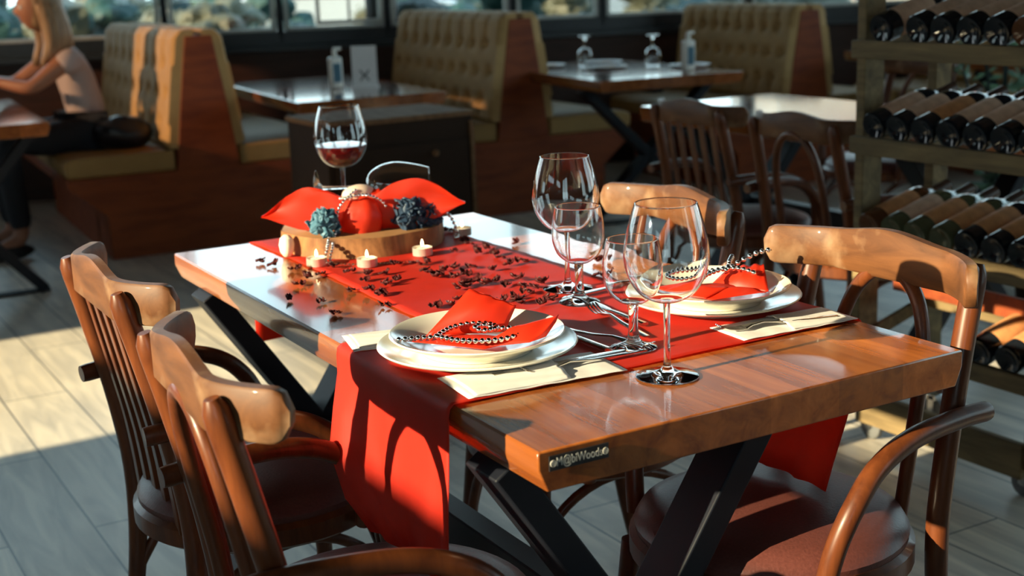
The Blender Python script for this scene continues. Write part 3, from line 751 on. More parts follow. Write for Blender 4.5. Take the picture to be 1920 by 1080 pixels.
# ================================================================ CUTLERY
def strip(m, pts, ws, ts):
    secs = [[(-w_ / 2, -t * .6), (-w_ * .3, -t), (w_ * .3, -t), (w_ / 2, -t * .6), (w_ / 2, t * .6), (w_ * .3, t), (-w_ * .3, t), (-w_ / 2, t * .6)] for w_, t in zip(ws, ts)]
    m.sweep(pts, secs, up=(0, 0, 1)); return m
def fork_obj():
    m = MB()
    strip(m, [(-.095, 0, .003), (-.06, 0, .003), (-.01, 0, .004), (.03, 0, .008), (.05, 0, .006), (.062, 0, .003)], [.010, .0115, .008, .005, .012, .021], [.0013, .0013, .0013, .0013, .001, .0009])
    for k in range(4):
        y = -.0085 + k * .0057
        strip(m, smoothpts([(.060, y, .0032), (.075, y, .0026), (.092, y, .0055), (.104, y * .95, .0105)], 3), [.0036] * 9 + [.0018], [.0008] * 10)
    return m
def knife_obj():
    m = MB()
    strip(m, [(-.105, 0, .003), (-.06, 0, .003), (-.01, 0, .003), (0, 0, .003)], [.012, .013, .010, .011], [.0028, .0026, .0024, .0016])
    strip(m, [(0, 0, .003), (.03, -.001, .003), (.07, -.0015, .003), (.10, -.001, .003), (.112, .002, .003)], [.011, .016, .017, .013, .003], [.0010, .0009, .0008, .0007, .0005])
    return m
FK = fork_obj().build('fork', 'steelware', smooth=50); KN = knife_obj().build('knife', 'steelware', smooth=50)
ncut = {'fork': 0, 'knife': 0}
def cut(kind, a, b, z, label, roll=0):
    """a = handle end, b = tip (xy)"""
    src = FK if kind == 'fork' else KN
    o = src if ncut[kind] == 0 else src.copy()
    if ncut[kind]: COL.objects.link(o)
    ncut[kind] += 1
    a, b = Vector(a), Vector(b); mid = (a + b) / 2; o.location = (mid.x, mid.y, z); o.rotation_euler = (roll, 0, math.atan2(b.y - a.y, b.x - a.x))
    tag(o, label, kind, 'table ' + kind + 's'); return o
zc = .7548
# ---- napkin pockets
def pocket(a, b, wd, label, z=.7548, part=.62):
    a, b = Vector(a + (0,)), Vector(b + (0,)); d = (b - a); ln = d.length; ang = math.atan2(d.y, d.x)
    root = empty('napkin_pocket', ((a.x), (a.y), z), ang)
    m = MB()
    def fn(s_, t):
        x = s_ * ln; y = (t - .5) * wd
        return Vector((x, y, .0006 + .0004 * math.sin(s_ * 30)))
    m.grid(fn, 24, 10); m.build('back_sheet', 'whitepaper', root, solid=.0008)
    m = MB()
    def fn2(s_, t):
        x = .010 + s_ * (ln * part); y = (t - .5) * wd * .94
        return Vector((x + .012 * (t - .5) * s_, y, .0022 + .0065 * math.sin(PI * t) ** .7 * (.45 + .55 * s_) + .0010 * math.sin(t * 26 + s_ * 7) * s_))
    m.grid(fn2, 24, 16); m.build('front_sheet', 'whitepaper', root, solid=.0007)
    tag(root, label, 'napkin', 'white napkin cutlery pockets'); return root
pocket((-.322, .262), (-.085, .243), .105, 'white paper napkin pocket with cutlery in front of the left plate')
cut('knife', (-.262, .266), (-.045, .262), zc + .0015, 'table knife sticking out of the near left napkin pocket')
cut('fork', (-.010, .243), (-.225, .248), zc + .0020, 'table fork tucked handle-out in the near left napkin pocket')
pocket((.345, .240), (.132, .252), .085, 'white paper napkin pocket with a fork on the near right corner', part=.50)
cut('fork', (.300, .222), (.150, .255), zc + .0022, 'table fork lying on the right napkin pocket')
pocket((-.345, .555), (-.10, .50), .095, 'white napkin end showing left of and under the left plates', z=.7542, part=.3)
cut('fork', (-.045, .400), (-.020, .300), zc + .001, 'table fork just right of the left plate, tines towards the near edge')
cut('knife', (-.060, .292), (-.064, .480), zc + .001, 'table knife just right of the left plate')
cut('fork', (.022, .292), (.055, .500), zc + .001, 'table fork between the two small glasses')
cut('knife', (.062, .360), (.075, .570), zc + .001, 'table knife beside the fork between the small glasses')
cut('knife', (.215, .600), (.105, .585), zc + .001, 'table knife behind the right plate by the farther tall glass')

# ================================================================ CENTREPIECE
cx, cy = .000, 1.262
sl = empty('wood_slice', (cx, cy, .7535)); tag(sl, 'round slice of tree trunk with bark carrying the red bow', 'wood slice')
nr = 60; vs = []
def bark_r(a, z): return .166 * (1 + .035 * noise.noise(Vector((math.cos(a) * 2, math.sin(a) * 2, 0))) + .018 * noise.noise(Vector((math.cos(a) * 11, math.sin(a) * 11, z * 30))))
m = MB()
for z in (0, .008, .020, .032, .040):
    vs += [Vector((bark_r(2 * PI * j / nr, z) * math.cos(2 * PI * j / nr), bark_r(2 * PI * j / nr, z) * math.sin(2 * PI * j / nr), z)) for j in range(nr)]
fs = [(i * nr + j, i * nr + (j + 1) % nr, (i + 1) * nr + (j + 1) % nr, (i + 1) * nr + j) for i in range(4) for j in range(nr)]
m.add(vs, fs + [tuple(range(nr - 1, -1, -1))]); m.build('bark', 'bark', sl)
MB().add([Vector((v.x * .975, v.y * .975, .0402)) for v in vs[-nr:]] + [Vector((v.x * .99, v.y * .99, .0385)) for v in vs[-nr:]],
         [tuple(range(nr))] + [(j, (j + 1) % nr, nr + (j + 1) % nr, nr + j) for j in range(nr)]).build('cut_face', 'slice', sl)
BC = Vector((-.030, 1.205, .8230))   # bow centre
bow = empty('napkin_bow', BC); tag(bow, 'large red paper bow on the wood slice, tied with beads', 'decoration')
def wing(s_, tip, mid_w, name):
    """puffy folded wing: a loft of lens sections from the knot to a pointed tip"""
    m = MB(); N = 16; K = 18; tip = Vector(tip)
    rings = []
    for i in range(N + 1):
        t = i / N
        c = tip * t + Z * (.010 * math.sin(PI * t))
        hh = mid_w * (.34 + 1.5 * t * (1 - t) * 1.6) * (1 if t < .55 else (1 - ((t - .55) / .45) ** 1.9)) + .001
        dd = .020 * (1 - t) ** .6 + .002
        ring = []
        for k in range(K):
            a = 2 * PI * k / K; ww = 1 + .10 * math.sin(3 * a + 5 * t) 
            ring.append(c + (Z * .6 - V * .6) * (.016 * noise.noise(Vector((t * 4.5 * s_ + 2, math.cos(a) * 1.6, math.sin(a) * 1.6))) * min(1, 3 * t) * (1 - t)) + Z * (hh * math.sin(a)) * ww + V * (dd * math.cos(a)) * ww + V * (.010 * math.sin(a * 2 + t * 3)) * t)
        rings.append(ring)
    vs = [p for r in rings for p in r]
    fs = [(i * K + j, i * K + (j + 1) % K, (i + 1) * K + (j + 1) % K, (i + 1) * K + j) for i in range(N) for j in range(K)] + [tuple(range(K)), tuple(N * K + j for j in range(K))]
    m.add(vs, fs); return m.build(name, 'redpaper', bow, smooth=35)
wing(-1, U * -.196 + V * -.005 + Z * .004, .045, 'left_wing')
wing(1, U * .212 + V * .005 + Z * .016, .050, 'right_wing')
m = MB(); m.ball((0, 0, 0), (.044, .030, .050), 24, 18)
for i, v in enumerate(m.v):
    a = math.atan2(v.z, v.x); f = 1 + .09 * noise.noise(v * 60) - .10 * max(0, math.cos(3 * a + 1.0)); m.v[i] = Vector((v.x * f, v.y * f, v.z * f))
m.xf(Matrix.Translation(-V * .026 + Z * -.008 + U * .004) @ rz(-.52)); m.build('knot_loop', 'redpaper', bow, smooth=30)
m = MB(); m.ball(V * .004 + Z * .040, (.036, .024, .020), 20, 12); m.build('cream_lining', 'creampaper', bow)
m = MB(); patch(m, U * -.045 + V * -.014 + Z * .022, U * .058 + V * -.010 + Z * .030, U * .040 + V * .010 + Z * .050, U * -.030 + V * .010 + Z * .048, -V * .012, .004); m.build('top_fold', 'redpaper', bow, solid=.0008)
def flower(c, r, mat, label, seed):
    rnd = random.Random(seed); root = empty('artificial_flower', c)
    m = MB()
    for i in range(80):
        th = rnd.uniform(0, 2 * PI); ph = rnd.uniform(-.5, 1.45)
        d = Vector((math.cos(th) * math.cos(ph), math.sin(th) * math.cos(ph), math.sin(ph))); e = d.orthogonal().normalized(); e = Matrix.Rotation(rnd.uniform(0, 6), 3, d) @ e; g = d.cross(e)
        s_ = r * rnd.uniform(.24, .36); b = d * r * rnd.uniform(.45, .72)
        vs = []; n = 5
        for a in range(n + 1):
            for q_ in range(n + 1):
                uu = a / n; vv = (q_ / n - .5) * 2
                wd_ = s_ * math.sin(PI * (.15 + .8 * uu)) ** .7
                vs.append(b + e * (uu * s_ * 1.5) + g * vv * wd_ * .8 + d * (s_ * .35 * uu * uu + .18 * s_ * math.sin(vv * 4 + i)))
        m.add(vs, [(a * (n + 1) + q_, (a + 1) * (n + 1) + q_, (a + 1) * (n + 1) + q_ + 1, a * (n + 1) + q_ + 1) for a in range(n) for q_ in range(n)])
    m.build('petals', mat, root, solid=.0006, smooth=60)
    MB().ball((0, 0, 0), r * .45, 12, 8).build('flower_head', mat, root)
    tag(root, label, 'flower', 'artificial flowers'); return root
flower((-.116, 1.185, .815), .040, 'blue', 'light blue artificial flower left of the bow knot', 3)
flower((.050, 1.150, .818), .044, 'navy', 'dark navy artificial flower just right of the bow knot', 5)
flower((.092, 1.150, .812), .036, 'navy', 'smaller dark navy artificial flower, rightmost on the slice', 8)
# beads over the bow
def bc(u, v, h): return BC + U * u + V * v + Z * h
garland('bead_string', smoothpts([bc(-.004, -.02, .052), bc(-.030, -.05, .030), bc(-.040, -.055, .005), bc(-.042, -.060, -.018), bc(-.046, -.085, -.034), bc(-.044, -.118, -.044), bc(-.048, -.132, -.060), bc(-.040, -.140, -.0715), bc(-.01, -.148, -.0715), bc(.02, -.150, -.0715), bc(.065, -.152, -.0715), bc(.10, -.150, -.0715)], 6), .0036, 'silver bead string running down the bow and over the bark onto the runner')
garland('bead_string', smoothpts([bc(-.048, -.060, .000), bc(-.054, -.085, -.028), bc(-.054, -.120, -.044), bc(-.060, -.135, -.062), bc(-.075, -.140, -.0715)], 6), .0036, 'second silver bead string hanging beside the light blue flower')
garland('bead_string', smoothpts([bc(-.035, -.020, .036), bc(-.015, -.045, .042), bc(.005, -.045, .046), bc(.025, -.040, .044), bc(.045, -.028, .032), bc(.055, -.03, .02)], 6), .0036, 'silver bead string looped over the top of the bow knot')
garland('bead_string', smoothpts([Vector((.150, 1.210, .810)), Vector((.163, 1.190, .800)), Vector((.170, 1.180, .780)), Vector((.172, 1.172, .7575)), Vector((.160, 1.160, .7575))], 6), .0042, 'silver bead string hanging over the right side of the wood slice')
def tealight(c, label):
    root = empty('tealight', c)
    MB().lathe([(0, 0), (.0188, 0), (.0195, .0012), (.0195, .0150), (.0199, .0156), (.0188, .0156), (.0186, .0120), (0, .0120)], 32).build('cup', 'tin', root)
    MB().lathe([(0, .0118), (.0186, .0118), (.0186, .0126), (0, .0132)], 28).build('wax', 'wax', root)
    MB().tube([(0, 0, .0126), (.0004, 0, .0175)], .0006, 6).build('wick', 'blackplastic', root)
    MB().lathe([(0, .0165), (.0022, .0185), (.0030, .0215), (.0022, .0262), (.0008, .0305), (0, .0318)], 14).build('flame', 'flame', root)
    tag(root, label, 'candle', 'tealight candles'); return root
tealight((-.166, 1.112, .7535), 'lit tealight, leftmost in front of the wood slice')
tealight((-.093, 1.040, .7545), 'lit tealight, middle one in front of the wood slice')
tealight((.035, 1.062, .7545), 'lit tealight, right one in front of the wood slice')
tealight((.192, 1.190, .7545), 'tealight partly hidden right of the wood slice behind beads')
o = MB().lathe([(0, 0), (.010, .001), (.019, .010), (.022, .024), (.018, .036), (.008, .042), (0, .0425)], 24).build('pebble', 'wax'); o.location = (-.182, 1.225, .7535); o.scale = (.7, .7, 1.05); tag(o, 'pale rounded pebble leaning at the left side of the wood slice', 'stone')

# petals
PT = [(-0.311, 0.888), (-0.272, 0.833), (-0.289, 0.742), (-0.213, 1.104), (-0.234, 1.173), (-0.238, 1.215), (-0.223, 1.024), (-0.192, 1.033), (-0.158, 1.064), (-0.256, 0.98), (-0.1, 0.952), (-0.125, 0.963), (-0.103, 0.889), (-0.135, 0.87), (-0.173, 0.807), (-0.178, 0.85), (-0.200, 0.872), (-0.030, 0.915), (-0.0, 0.902), (0.024, 0.912), (0.049, 0.895), (-0.017, 0.835), (0.01, 0.845), (-0.040, 0.865), (0.071, 0.846), (0.134, 0.93), (0.146, 0.873), (0.117, 0.868), (0.0, 0.785), (0.005, 0.755), (0.034, 0.765), (0.028, 0.724), (0.046, 0.697), (0.068, 0.755), (-0.046, 0.754), (-0.022, 0.770), (0.085, 0.698), (0.060, 0.680), (0.028, 0.655), (-0.035, 0.634), (-0.008, 0.640), (-0.014, 0.605), (0.010, 0.577), (0.033, 0.590), (-0.135, 0.67), (-0.110, 0.652), (-0.082, 0.676), (0.143, 0.966), (0.122, 1.002), (0.151, 1.084), (0.162, 1.125), (0.237, 1.045), (0.185, 1.246), (0.200, 1.235), (0.155, 1.026), (-0.019, 0.983), (-0.051, 1.01), (0.094, 1.045), (0.205, 0.694), (0.275, 0.8), (0.004, 0.985), (-0.147, 1.002), (-0.147, 0.925), (-0.053, 0.645), (-0.2, 0.738)]
def petal_mesh(seed):
    rnd = random.Random(seed); m = MB()
    for q_ in range(rnd.choice((3, 4, 5))):
        a0 = rnd.uniform(0, 6.28); n = 6; ox, oy = rnd.uniform(-.010, .010), rnd.uniform(-.007, .007); s_ = rnd.uniform(.0055, .0095); tl = rnd.uniform(.2, .9)
        vs = []
        for i in range(n + 1):
            for j in range(n + 1):
                uu = i / n; vv = (j / n - .5) * 2
                x = (uu - .5) * 2 * s_; y = vv * s_ * .95 * math.sin(PI * (.12 + .80 * uu)) ** .6; z = .0012 + .005 * (vv * vv) * rnd.uniform(.5, 1) + .010 * tl * uu * uu + .0012 * q_ + rnd.uniform(0, .0016)
                vs.append((ox + x * math.cos(a0) - y * math.sin(a0), oy + x * math.sin(a0) + y * math.cos(a0), z))
        m.add(vs, [(i * (n + 1) + j, (i + 1) * (n + 1) + j, (i + 1) * (n + 1) + j + 1, i * (n + 1) + j + 1) for i in range(n) for j in range(n)])
    return m
protos = [petal_mesh(s_).build('dried_petal', 'petal', solid=.0006, smooth=60) for s_ in range(6)]
usedp = [0] * 6
for i, (x, y) in enumerate(PT):
    k = i % 6; o = protos[k] if not usedp[k] else protos[k].copy()
    if usedp[k]: COL.objects.link(o)
    usedp[k] = 1
    on = -.19 < x < .20
    o.location = (x, y, .7541 if on else .7508); o.rotation_euler = (0, 0, random.uniform(0, 6.28)); sc_ = random.uniform(.72, 1.1); o.scale = (sc_, sc_, sc_)
    if not on: lb = 'dark dried rose petal on the bare glossy wood ' + ('left of the red runner' if x < 0 else 'right of the red runner')
    elif y > .97: lb = 'dark dried rose petal on the red runner close to the candles'
    elif y > .78: lb = 'dark dried rose petal on the middle of the red runner'
    else: lb = 'dark dried rose petal on the red runner just behind the left plate'
    tag(o, lb, 'petal', lb.replace('dark dried rose petal', 'petals'))

# ================================================================ BOOTHS
def booth(name, loc, yaw, ln, label, top=1.03):
    root = empty(name, loc, yaw)
    # wooden base with cut-in plinth
    base = [(-.50, 0), (-.50, .21), (-.67, .36), (-.67, .40), (.67, .40), (.67, .36), (.50, .21), (.50, 0)]
    MB().prism(base, 0, ln).build('base', 'booth_wood', root, bevel=.004)
    core = [(-.155, .40), (-.115, .70), (-.065, top), (.065, top), (.115, .70), (.155, .40)]
    MB().prism(core, -.004, ln).build('end_panel', 'booth_wood', root, bevel=.004)
    for s_ in (-1, 1):
        sp = [(s_ * .16, .402), (s_ * .655, .402), (s_ * .675, .415), (s_ * .678, .47), (s_ * .66, .492), (s_ * .60, .500), (s_ * .16, .500)]
        MB().prism(sp, 0, ln).build('seat_cushion', 'seat_tuft', root, bevel=.012)
        # tufted back: front surface with button dents, closed volume
        NU, NV = 72, 60
        z0, z1 = .50, top + .03
        m = MB(); vs = []
        rows = [.62, .76, .90]; pitch = ln / 9.0
        for i in range(NU + 1):
            y = ln * i / NU
            for j in range(NV + 1):
                t = j / NV
                z = z0 + (z1 - z0) * t
                core_x = .15 - .09 * (z - .42) / .6
                th = .060 * min(1, (1 - t) / .09 + .25) ** .5 * min(1, t / .04 + .5)
                d = 0
                for ri, zr_ in enumerate(rows):
                    off = pitch * (.5 if ri % 2 else 0)
                    yy = (y - off) / pitch; fy = (yy - round(yy)) * pitch
                    if .03 < round(yy) * pitch + off < ln - .03:
                        d += .030 * math.exp(-(fy * fy) / (2 * .020 ** 2) - (z - zr_) ** 2 / (2 * .020 ** 2))
                fy = y / pitch - round(y / pitch); fy2 = (y / pitch + .5) - round(y / pitch + .5)
                # vertical pleats run up from the top row and down from the bottom row
                if z > rows[-1]: d += .012 * math.exp(-(fy * pitch) ** 2 / (2 * .008 ** 2))
                elif z < rows[0]: d += .012 * math.exp(-(fy * pitch) ** 2 / (2 * .008 ** 2))
                x = core_x + th - d
                vs.append((s_ * x, y, z))
        nb = len(vs)
        fs = [(i * (NV + 1) + j, (i + 1) * (NV + 1) + j, (i + 1) * (NV + 1) + j + 1, i * (NV + 1) + j + 1) for i in range(NU) for j in range(NV)]
        for i in range(NU + 1):
            for j in range(NV + 1):
                z = z0 + (z1 - z0) * j / NV; vs.append((s_ * min(.15 - .09 * (z - .42) / .6, .15) if z < top else s_ * .02, ln * i / NU, z))
        fs += [(nb + i * (NV + 1) + j, nb + i * (NV + 1) + j + 1, nb + (i + 1) * (NV + 1) + j + 1, nb + (i + 1) * (NV + 1) + j) for i in range(NU) for j in range(NV)]
        for j in range(NV):
            fs.append((j, j + 1, nb + j + 1, nb + j)); e = NU * (NV + 1); fs.append((e + j, nb + e + j, nb + e + j + 1, e + j + 1))
        for i in range(NU):
            a, b = i * (NV + 1), (i + 1) * (NV + 1); fs.append((a, nb + a, nb + b, b)); a += NV; b += NV; fs.append((a, b, nb + b, nb + a))
        m.add(vs, fs); m.build('backrest', 'tuft', root, smooth=60)
    tag(root, label, 'booth seat', 'back-to-back booth seats'); return root
booth('booth_bench', (.895, 5.13, 0), -.055, 1.66, 'double booth bench with tufted mustard back, leftmost, carrying the black bag')
booth('booth_bench', (2.56, 4.93, 0), -.045, 1.36, 'double booth bench with tufted mustard back in the middle, left of the upside-down glasses')
booth('booth_bench', (4.32, 4.66, 0), -.04, 1.08, 'double booth bench with tufted mustard back on the right, behind the white sanitiser', top=.995)
booth('booth_bench', (5.75, 4.05, 0), -.04, 1.05, 'double booth bench at far right, partly hidden by the wine rack', top=.985)

# dark cabinet between laid table and booths
cb = empty('service_cabinet', (.829, 3.451, 0)); tag(cb, 'low dark brown cabinet with light wood rim, behind the laid table', 'cabinet')
MB().box((.31, .20, .365), (.62, .40, .73)).build('body', 'cabinet', cb, bevel=.004)
MB().box((.31, .20, .740), (.635, .415, .020)).build('top', 'cabtop', cb, bevel=.004)
MB().box((.31, -.006, .34), (.56, .016, .60)).build('door', 'cabinet', cb, bevel=.003)
dh = MB().ball((.44, -.028, .60), .013, 12, 8).build('knob', 'cabtop', cb)
MB().box((.615, -.004, .36), (.016, .012, .70)).build('corner_trim', 'cabtop', cb)

# ================================================================ WINE RACK
rk = empty('wine_rack', (1.45, 0, 0)); tag(rk, 'weathered wooden wine rack on castors along the right edge', 'wine rack')
Y0, Y1 = .735, 1.345; DX = .30
for (x, y, xs, ys) in ((0, Y1, .070, .030), (0, Y0, .070, .030), (DX - .04, Y1, .06, .030), (DX - .04, Y0, .06, .030)):
    MB().box((x + xs / 2, y - ys / 2 if y == Y1 else y + ys / 2, 1.03), (xs, ys, 1.90)).build('post', 'rackwood', rk, bevel=.003)
LV = [1.08, .833, .572, .315, 1.335, 1.59]
for z in LV:
    MB().box((-.004, (Y0 + Y1) / 2, z - .023), (.022, Y1 - Y0 + .012, .046)).build('front_rail', 'rackwood', rk, bevel=.003)
    MB().box((DX - .055, (Y0 + Y1) / 2, z + .046), (.022, Y1 - Y0 - .06, .038)).build('rear_rail', 'rackwood', rk, bevel=.003)
    for y in (Y0 + .035, Y1 - .035):
        MB().beam((.01, y, z - .030), (DX - .03, y, z + .045), .015, .035).build('side_rail', 'rackwood', rk, bevel=.002)
MB().box((.004, (Y0 + Y1) / 2, .10), (.02, Y1 - Y0 - .06, .09)).build('bottom_board', 'rackwood', rk, bevel=.003)
MB().box((.13, Y0 + (Y1 - Y0) / 2, .43), (.014, Y1 - Y0 - .06, .055)).build('back_board', 'booth_wood', rk, bevel=.002)
for x in (.04, DX - .02):
    for y in (Y0 + .05, Y1 - .05):
        cr_ = MB().box((x, y, .073), (.034, .036, .016)).build('castor', 'chrome', rk, bevel=.002)
        MB().lathe([(.010, -.010), (.030, -.011), (.036, -.007), (.036, .007), (.030, .011), (.010, .010)], 24, rot=Matrix.Rotation(PI / 2, 3, 'Y'), close=True).xf(Matrix.Translation((x - .001, y, .036))).build('wheel', 'rubber', cr_)
        MB().tube([(x - .018, y, .036), (x + .018, y, .036)], .006, 10).build('axle', 'chrome', cr_)
        for s_ in (-1, 1): MB().box((x + s_ * .0155, y, .055), (.003, .020, .045)).build('fork_plate', 'chrome', cr_)
def bottle(mat, lab):
    """lies along +x, base at x=0, axis on z=0"""
    root = empty('wine_bottle')
    RY = Matrix.Rotation(PI / 2, 3, 'Y')
    pr = [(0, .012), (.018, .008), (.028, .001), (.0345, .0), (.0370, .004), (.0375, .010), (.0375, .185), (.034, .203), (.024, .222), (.0165, .236), (.0148, .25), (.0145, .292), (.0155, .294), (.0155, .300), (0, .300)]
    MB().lathe(pr, 32, rot=RY).build('glass_body', mat, root, smooth=50)
    MB().lathe([(.0376, .045), (.0380, .046), (.0380, .165), (.0376, .166)], 32, rot=RY).build('paper_label', lab, root, smooth=50)
    MB().lathe([(.0150, .238), (.0156, .252), (.0156, .293), (.0160, .301), (0, .3015)], 20, rot=RY).build('foil_cap', 'foil', root)
    return root
bp = {}
def bt(mat, lab):
    k = (mat, lab)
    if k not in bp: bp[k] = bottle(mat, lab); return bp[k]
    return copy_tree(bp[k])
shelf1 = [1.253, 1.132, 1.053, .972, .892, .812]
shelf2 = [1.269, 1.187, 1.105, 1.023, .941, .859, .778]
shelf3 = [1.275, 1.196, 1.117, 1.033, .953, .872, .793]
shelf4 = [.815, .900]
ordw = ['leftmost', 'second from the left', 'third from the left', 'fourth from the left', 'fifth from the left', 'sixth from the left', 'rightmost one']
def fill(ys, zr_, nm, spec):
    for i, y in enumerate(ys):
        mat, lab, ds = spec(i)
        o = bt(mat, lab); o.location = (1.437, y, zr_ + .0292); o.rotation_euler = (0, math.radians(-15.2), 0)
        if nm == 'near-floor shelf': which = ('right', 'left')[i] + ' one in the wine rack'
        else: which = ordw[i] if i < len(ys) - 1 else ordw[-1]
        tag(o, '%s bottle on the %s, %s' % (ds, nm, which), 'wine bottle', 'wine bottles in the rack')
dk = ('bottle', 'label_pink', 'dark wine')
fill(shelf1, 1.08, 'top visible rack shelf', lambda i: dk if i < 5 else ('bottle_brown', 'label_pink', 'amber wine'))
fill(shelf2, .833, 'middle rack shelf', lambda i: dk if i != 2 else ('bottle', 'label_orange', 'dark wine'))
fill(shelf3, .572, 'lower rack shelf', lambda i: (('bottle_brown', 'label_orange', 'amber wine') if i == 0 else ('bottle_clear', 'label_pink', 'clear glass wine') if i == 1 else ('bottle_clear', 'label_orange', 'olive glass wine') if i < 4 else ('bottle', 'label_orange', 'dark wine')))
fill(shelf4, .315, 'near-floor shelf', lambda i: ('bottle', 'label_orange', 'dark wine'))

# leafy plants behind the rack
def plant(loc, h, label, seed, red=False):
    rnd = random.Random(seed); root = empty('potted_plant', loc)
    MB().lathe([(0, 0), (.13, 0), (.16, .26), (.17, .28), (.15, .28), (.14, .25), (0, .25)], 28).build('pot', 'cabinet', root)
    st_ = MB(); lf = MB()
    for i in range(16):
        a = rnd.uniform(0, 6.28); top = Vector((math.cos(a) * rnd.uniform(.06, .26), math.sin(a) * rnd.uniform(.06, .26), h * rnd.uniform(.55, 1)))
        P = smoothpts([(0, 0, .24), (top.x * .3, top.y * .3, top.z * .55), top], 4); st_.tube(P, .005, 6)
        for k in range(16):
            p = P[rnd.randrange(2, len(P))]; d = Vector((rnd.gauss(0, 1), rnd.gauss(0, 1), rnd.gauss(.2, .7))).normalized(); e = d.orthogonal().normalized(); g = d.cross(e)
            s_ = rnd.uniform(.05, .10)
            lf.add([p, p + d * s_ * .4 + e * s_ * .22, p + d * s_ + g * .01, p + d * s_ * .4 - e * s_ * .22, p + d * s_ * .45 + g * .008], [(0, 1, 4), (1, 2, 4), (2, 3, 4), (3, 0, 4)])
    st_.build('stems', 'leafC', root); tag(lf.build('leaves', 'leafD', root), kind='stuff')
    tag(root, label, 'plant', 'potted plants'); return root
plant((3.30, 2.42, 0), 1.15, 'leafy potted plant seen between the shelves at the right picture edge', 4)
plant((3.12, 2.00, 0), .80, 'lower leafy potted plant behind the wine rack, beside the taller one', 9)

# ================================================================ SMALL THINGS ON BOOTH TABLES
def sanitiser(loc, label, sc_=1):
    root = empty('sanitiser_bottle', loc)
    MB().box((0, 0, .075), (.062, .045, .15)).build('bottle', 'whiteplastic', root, bevel=.010)
    MB().tube([(0, 0, .15), (0, 0, .185)], .012, 14).build('neck', 'whiteplastic', root)
    MB().tube([(-.004, 0, .19), (.035, 0, .188)], .007, 10).build('pump', 'whiteplastic', root)
    MB().box((0, -.0235, .075), (.04, .001, .09)).build('paper_label', 'blue', root)
    root.scale = (sc_,) * 3
    tag(root, label, 'bottle', 'white sanitiser bottles'); return root
sanitiser((1.49, 4.90, .75), 'white pump bottle standing left of the menu holder')
sanitiser((3.16, 4.28, .75), 'white pump bottle on the table in front of the right booth back', 1.0)
mh = empty('menu_holder', (1.60, 4.80, .75), -.5); tag(mh, 'white tabletop menu card with dark emblem, right of the pump bottle', 'menu card')
MB().box((0, 0, .005), (.13, .06, .01)).build('foot', 'card', mh); MB().box((0, 0, .105), (.12, .010, .19)).build('card', 'card', mh)
e_ = MB()
for s_ in (-1, 1):
    e_.tube(smoothpts([(s_ * .022, -.0065, .035), (s_ * .006, -.0065, .058), (s_ * .022, -.0065, .085)], 5), .004, 6)
e_.beam((-.018, -.0065, .04), (.018, -.0065, .08), .001, .005, up=(0, 0, 1)); e_.beam((.018, -.0065, .04), (-.018, -.0065, .08), .001, .005, up=(0, 0, 1))
e_.build('emblem', 'ink', mh)
for (x, y, lb) in ((3.02, 5.02, 'upside-down stemmed glass, left one on the booth table'), (3.26, 4.72, 'upside-down stemmed glass, right one on the booth table')):
    g = copy_tree(gs); g.rotation_euler = (PI, 0, 0); g.location = (x, y, .75 + .1635); g.scale = (1, 1, 1); tag(g, lb, 'glass', 'upside-down glasses')
for (x, y, lb) in ((2.83, 5.12, 'white plate with napkin near the wall end of the booth table, leftmost'), (3.16, 5.05, 'white plate with napkin between the two upside-down glasses'), (2.98, 4.75, 'white plate with napkin in front of the left upside-down glass'), (3.30, 4.45, 'white plate with napkin near the second pump bottle')):
    o = MB().lathe([(0, 0), (.07, 0), (.105, .012), (.11, .014), (.105, .016), (.07, .006), (0, .005)], 32).build('side_plate', 'card'); o.location = (x, y, .75)
    MB().box((0, 0, .010), (.10, .045, .008)).build('folded_napkin', 'creampaper', o, bevel=.002)
    tag(o, lb, 'plate', 'white plates on the booth table')

# black bag on the first booth seat
m = MB(); m.ball((0, 0, 0), (.15, .11, .085), 24, 16)
for i, v in enumerate(m.v):
    f = 1 + .18 * noise.noise(v * 12); v = v * f; v.z = max(v.z, -.070); m.v[i] = v
bg_ = m.build('handbag', 'bag', smooth=60); bg_.location = (.575, 5.42, .572)
MB().tube(smoothpts([(-.08, -.03, .05), (-.03, -.05, .085), (.05, -.03, .06)], 6), .006, 8).build('strap', 'bag', bg_)
tag(bg_, 'slouchy black bag lying on the mustard booth seat behind the woman', 'bag')

# ================================================================ PEOPLE
def skin_mesh(nodes, edges, root, sub=2):
    """nodes: name->(pos, radius)"""
    names = list(nodes); names.remove(root); names = [root] + names; idx = {n: i for i, n in enumerate(names)}
    me = bpy.data.meshes.new('skn'); me.from_pydata([nodes[n][0] for n in names], [(idx[a], idx[b]) for a, b in edges], []); me.update()
    o = bpy.data.objects.new('skn', me); COL.objects.link(o)
    sk = o.modifiers.new('s', 'SKIN'); sk.use_smooth_shade = True; sk.branch_smoothing = .6
    for n, v in zip(names, me.skin_vertices[0].data):
        r = nodes[n][1]; v.radius = (r, r) if not isinstance(r, tuple) else r; v.use_root = (n == root)
    ss = o.modifiers.new('u', 'SUBSURF'); ss.levels = sub; ss.render_levels = sub
    dg = bpy.context.evaluated_depsgraph_get(); em = o.evaluated_get(dg).to_mesh()
    vs = [v.co.copy() for v in em.vertices]; fs = [tuple(p.vertices) for p in em.polygons]
    bpy.data.objects.remove(o)
    return MB().add(vs, fs)
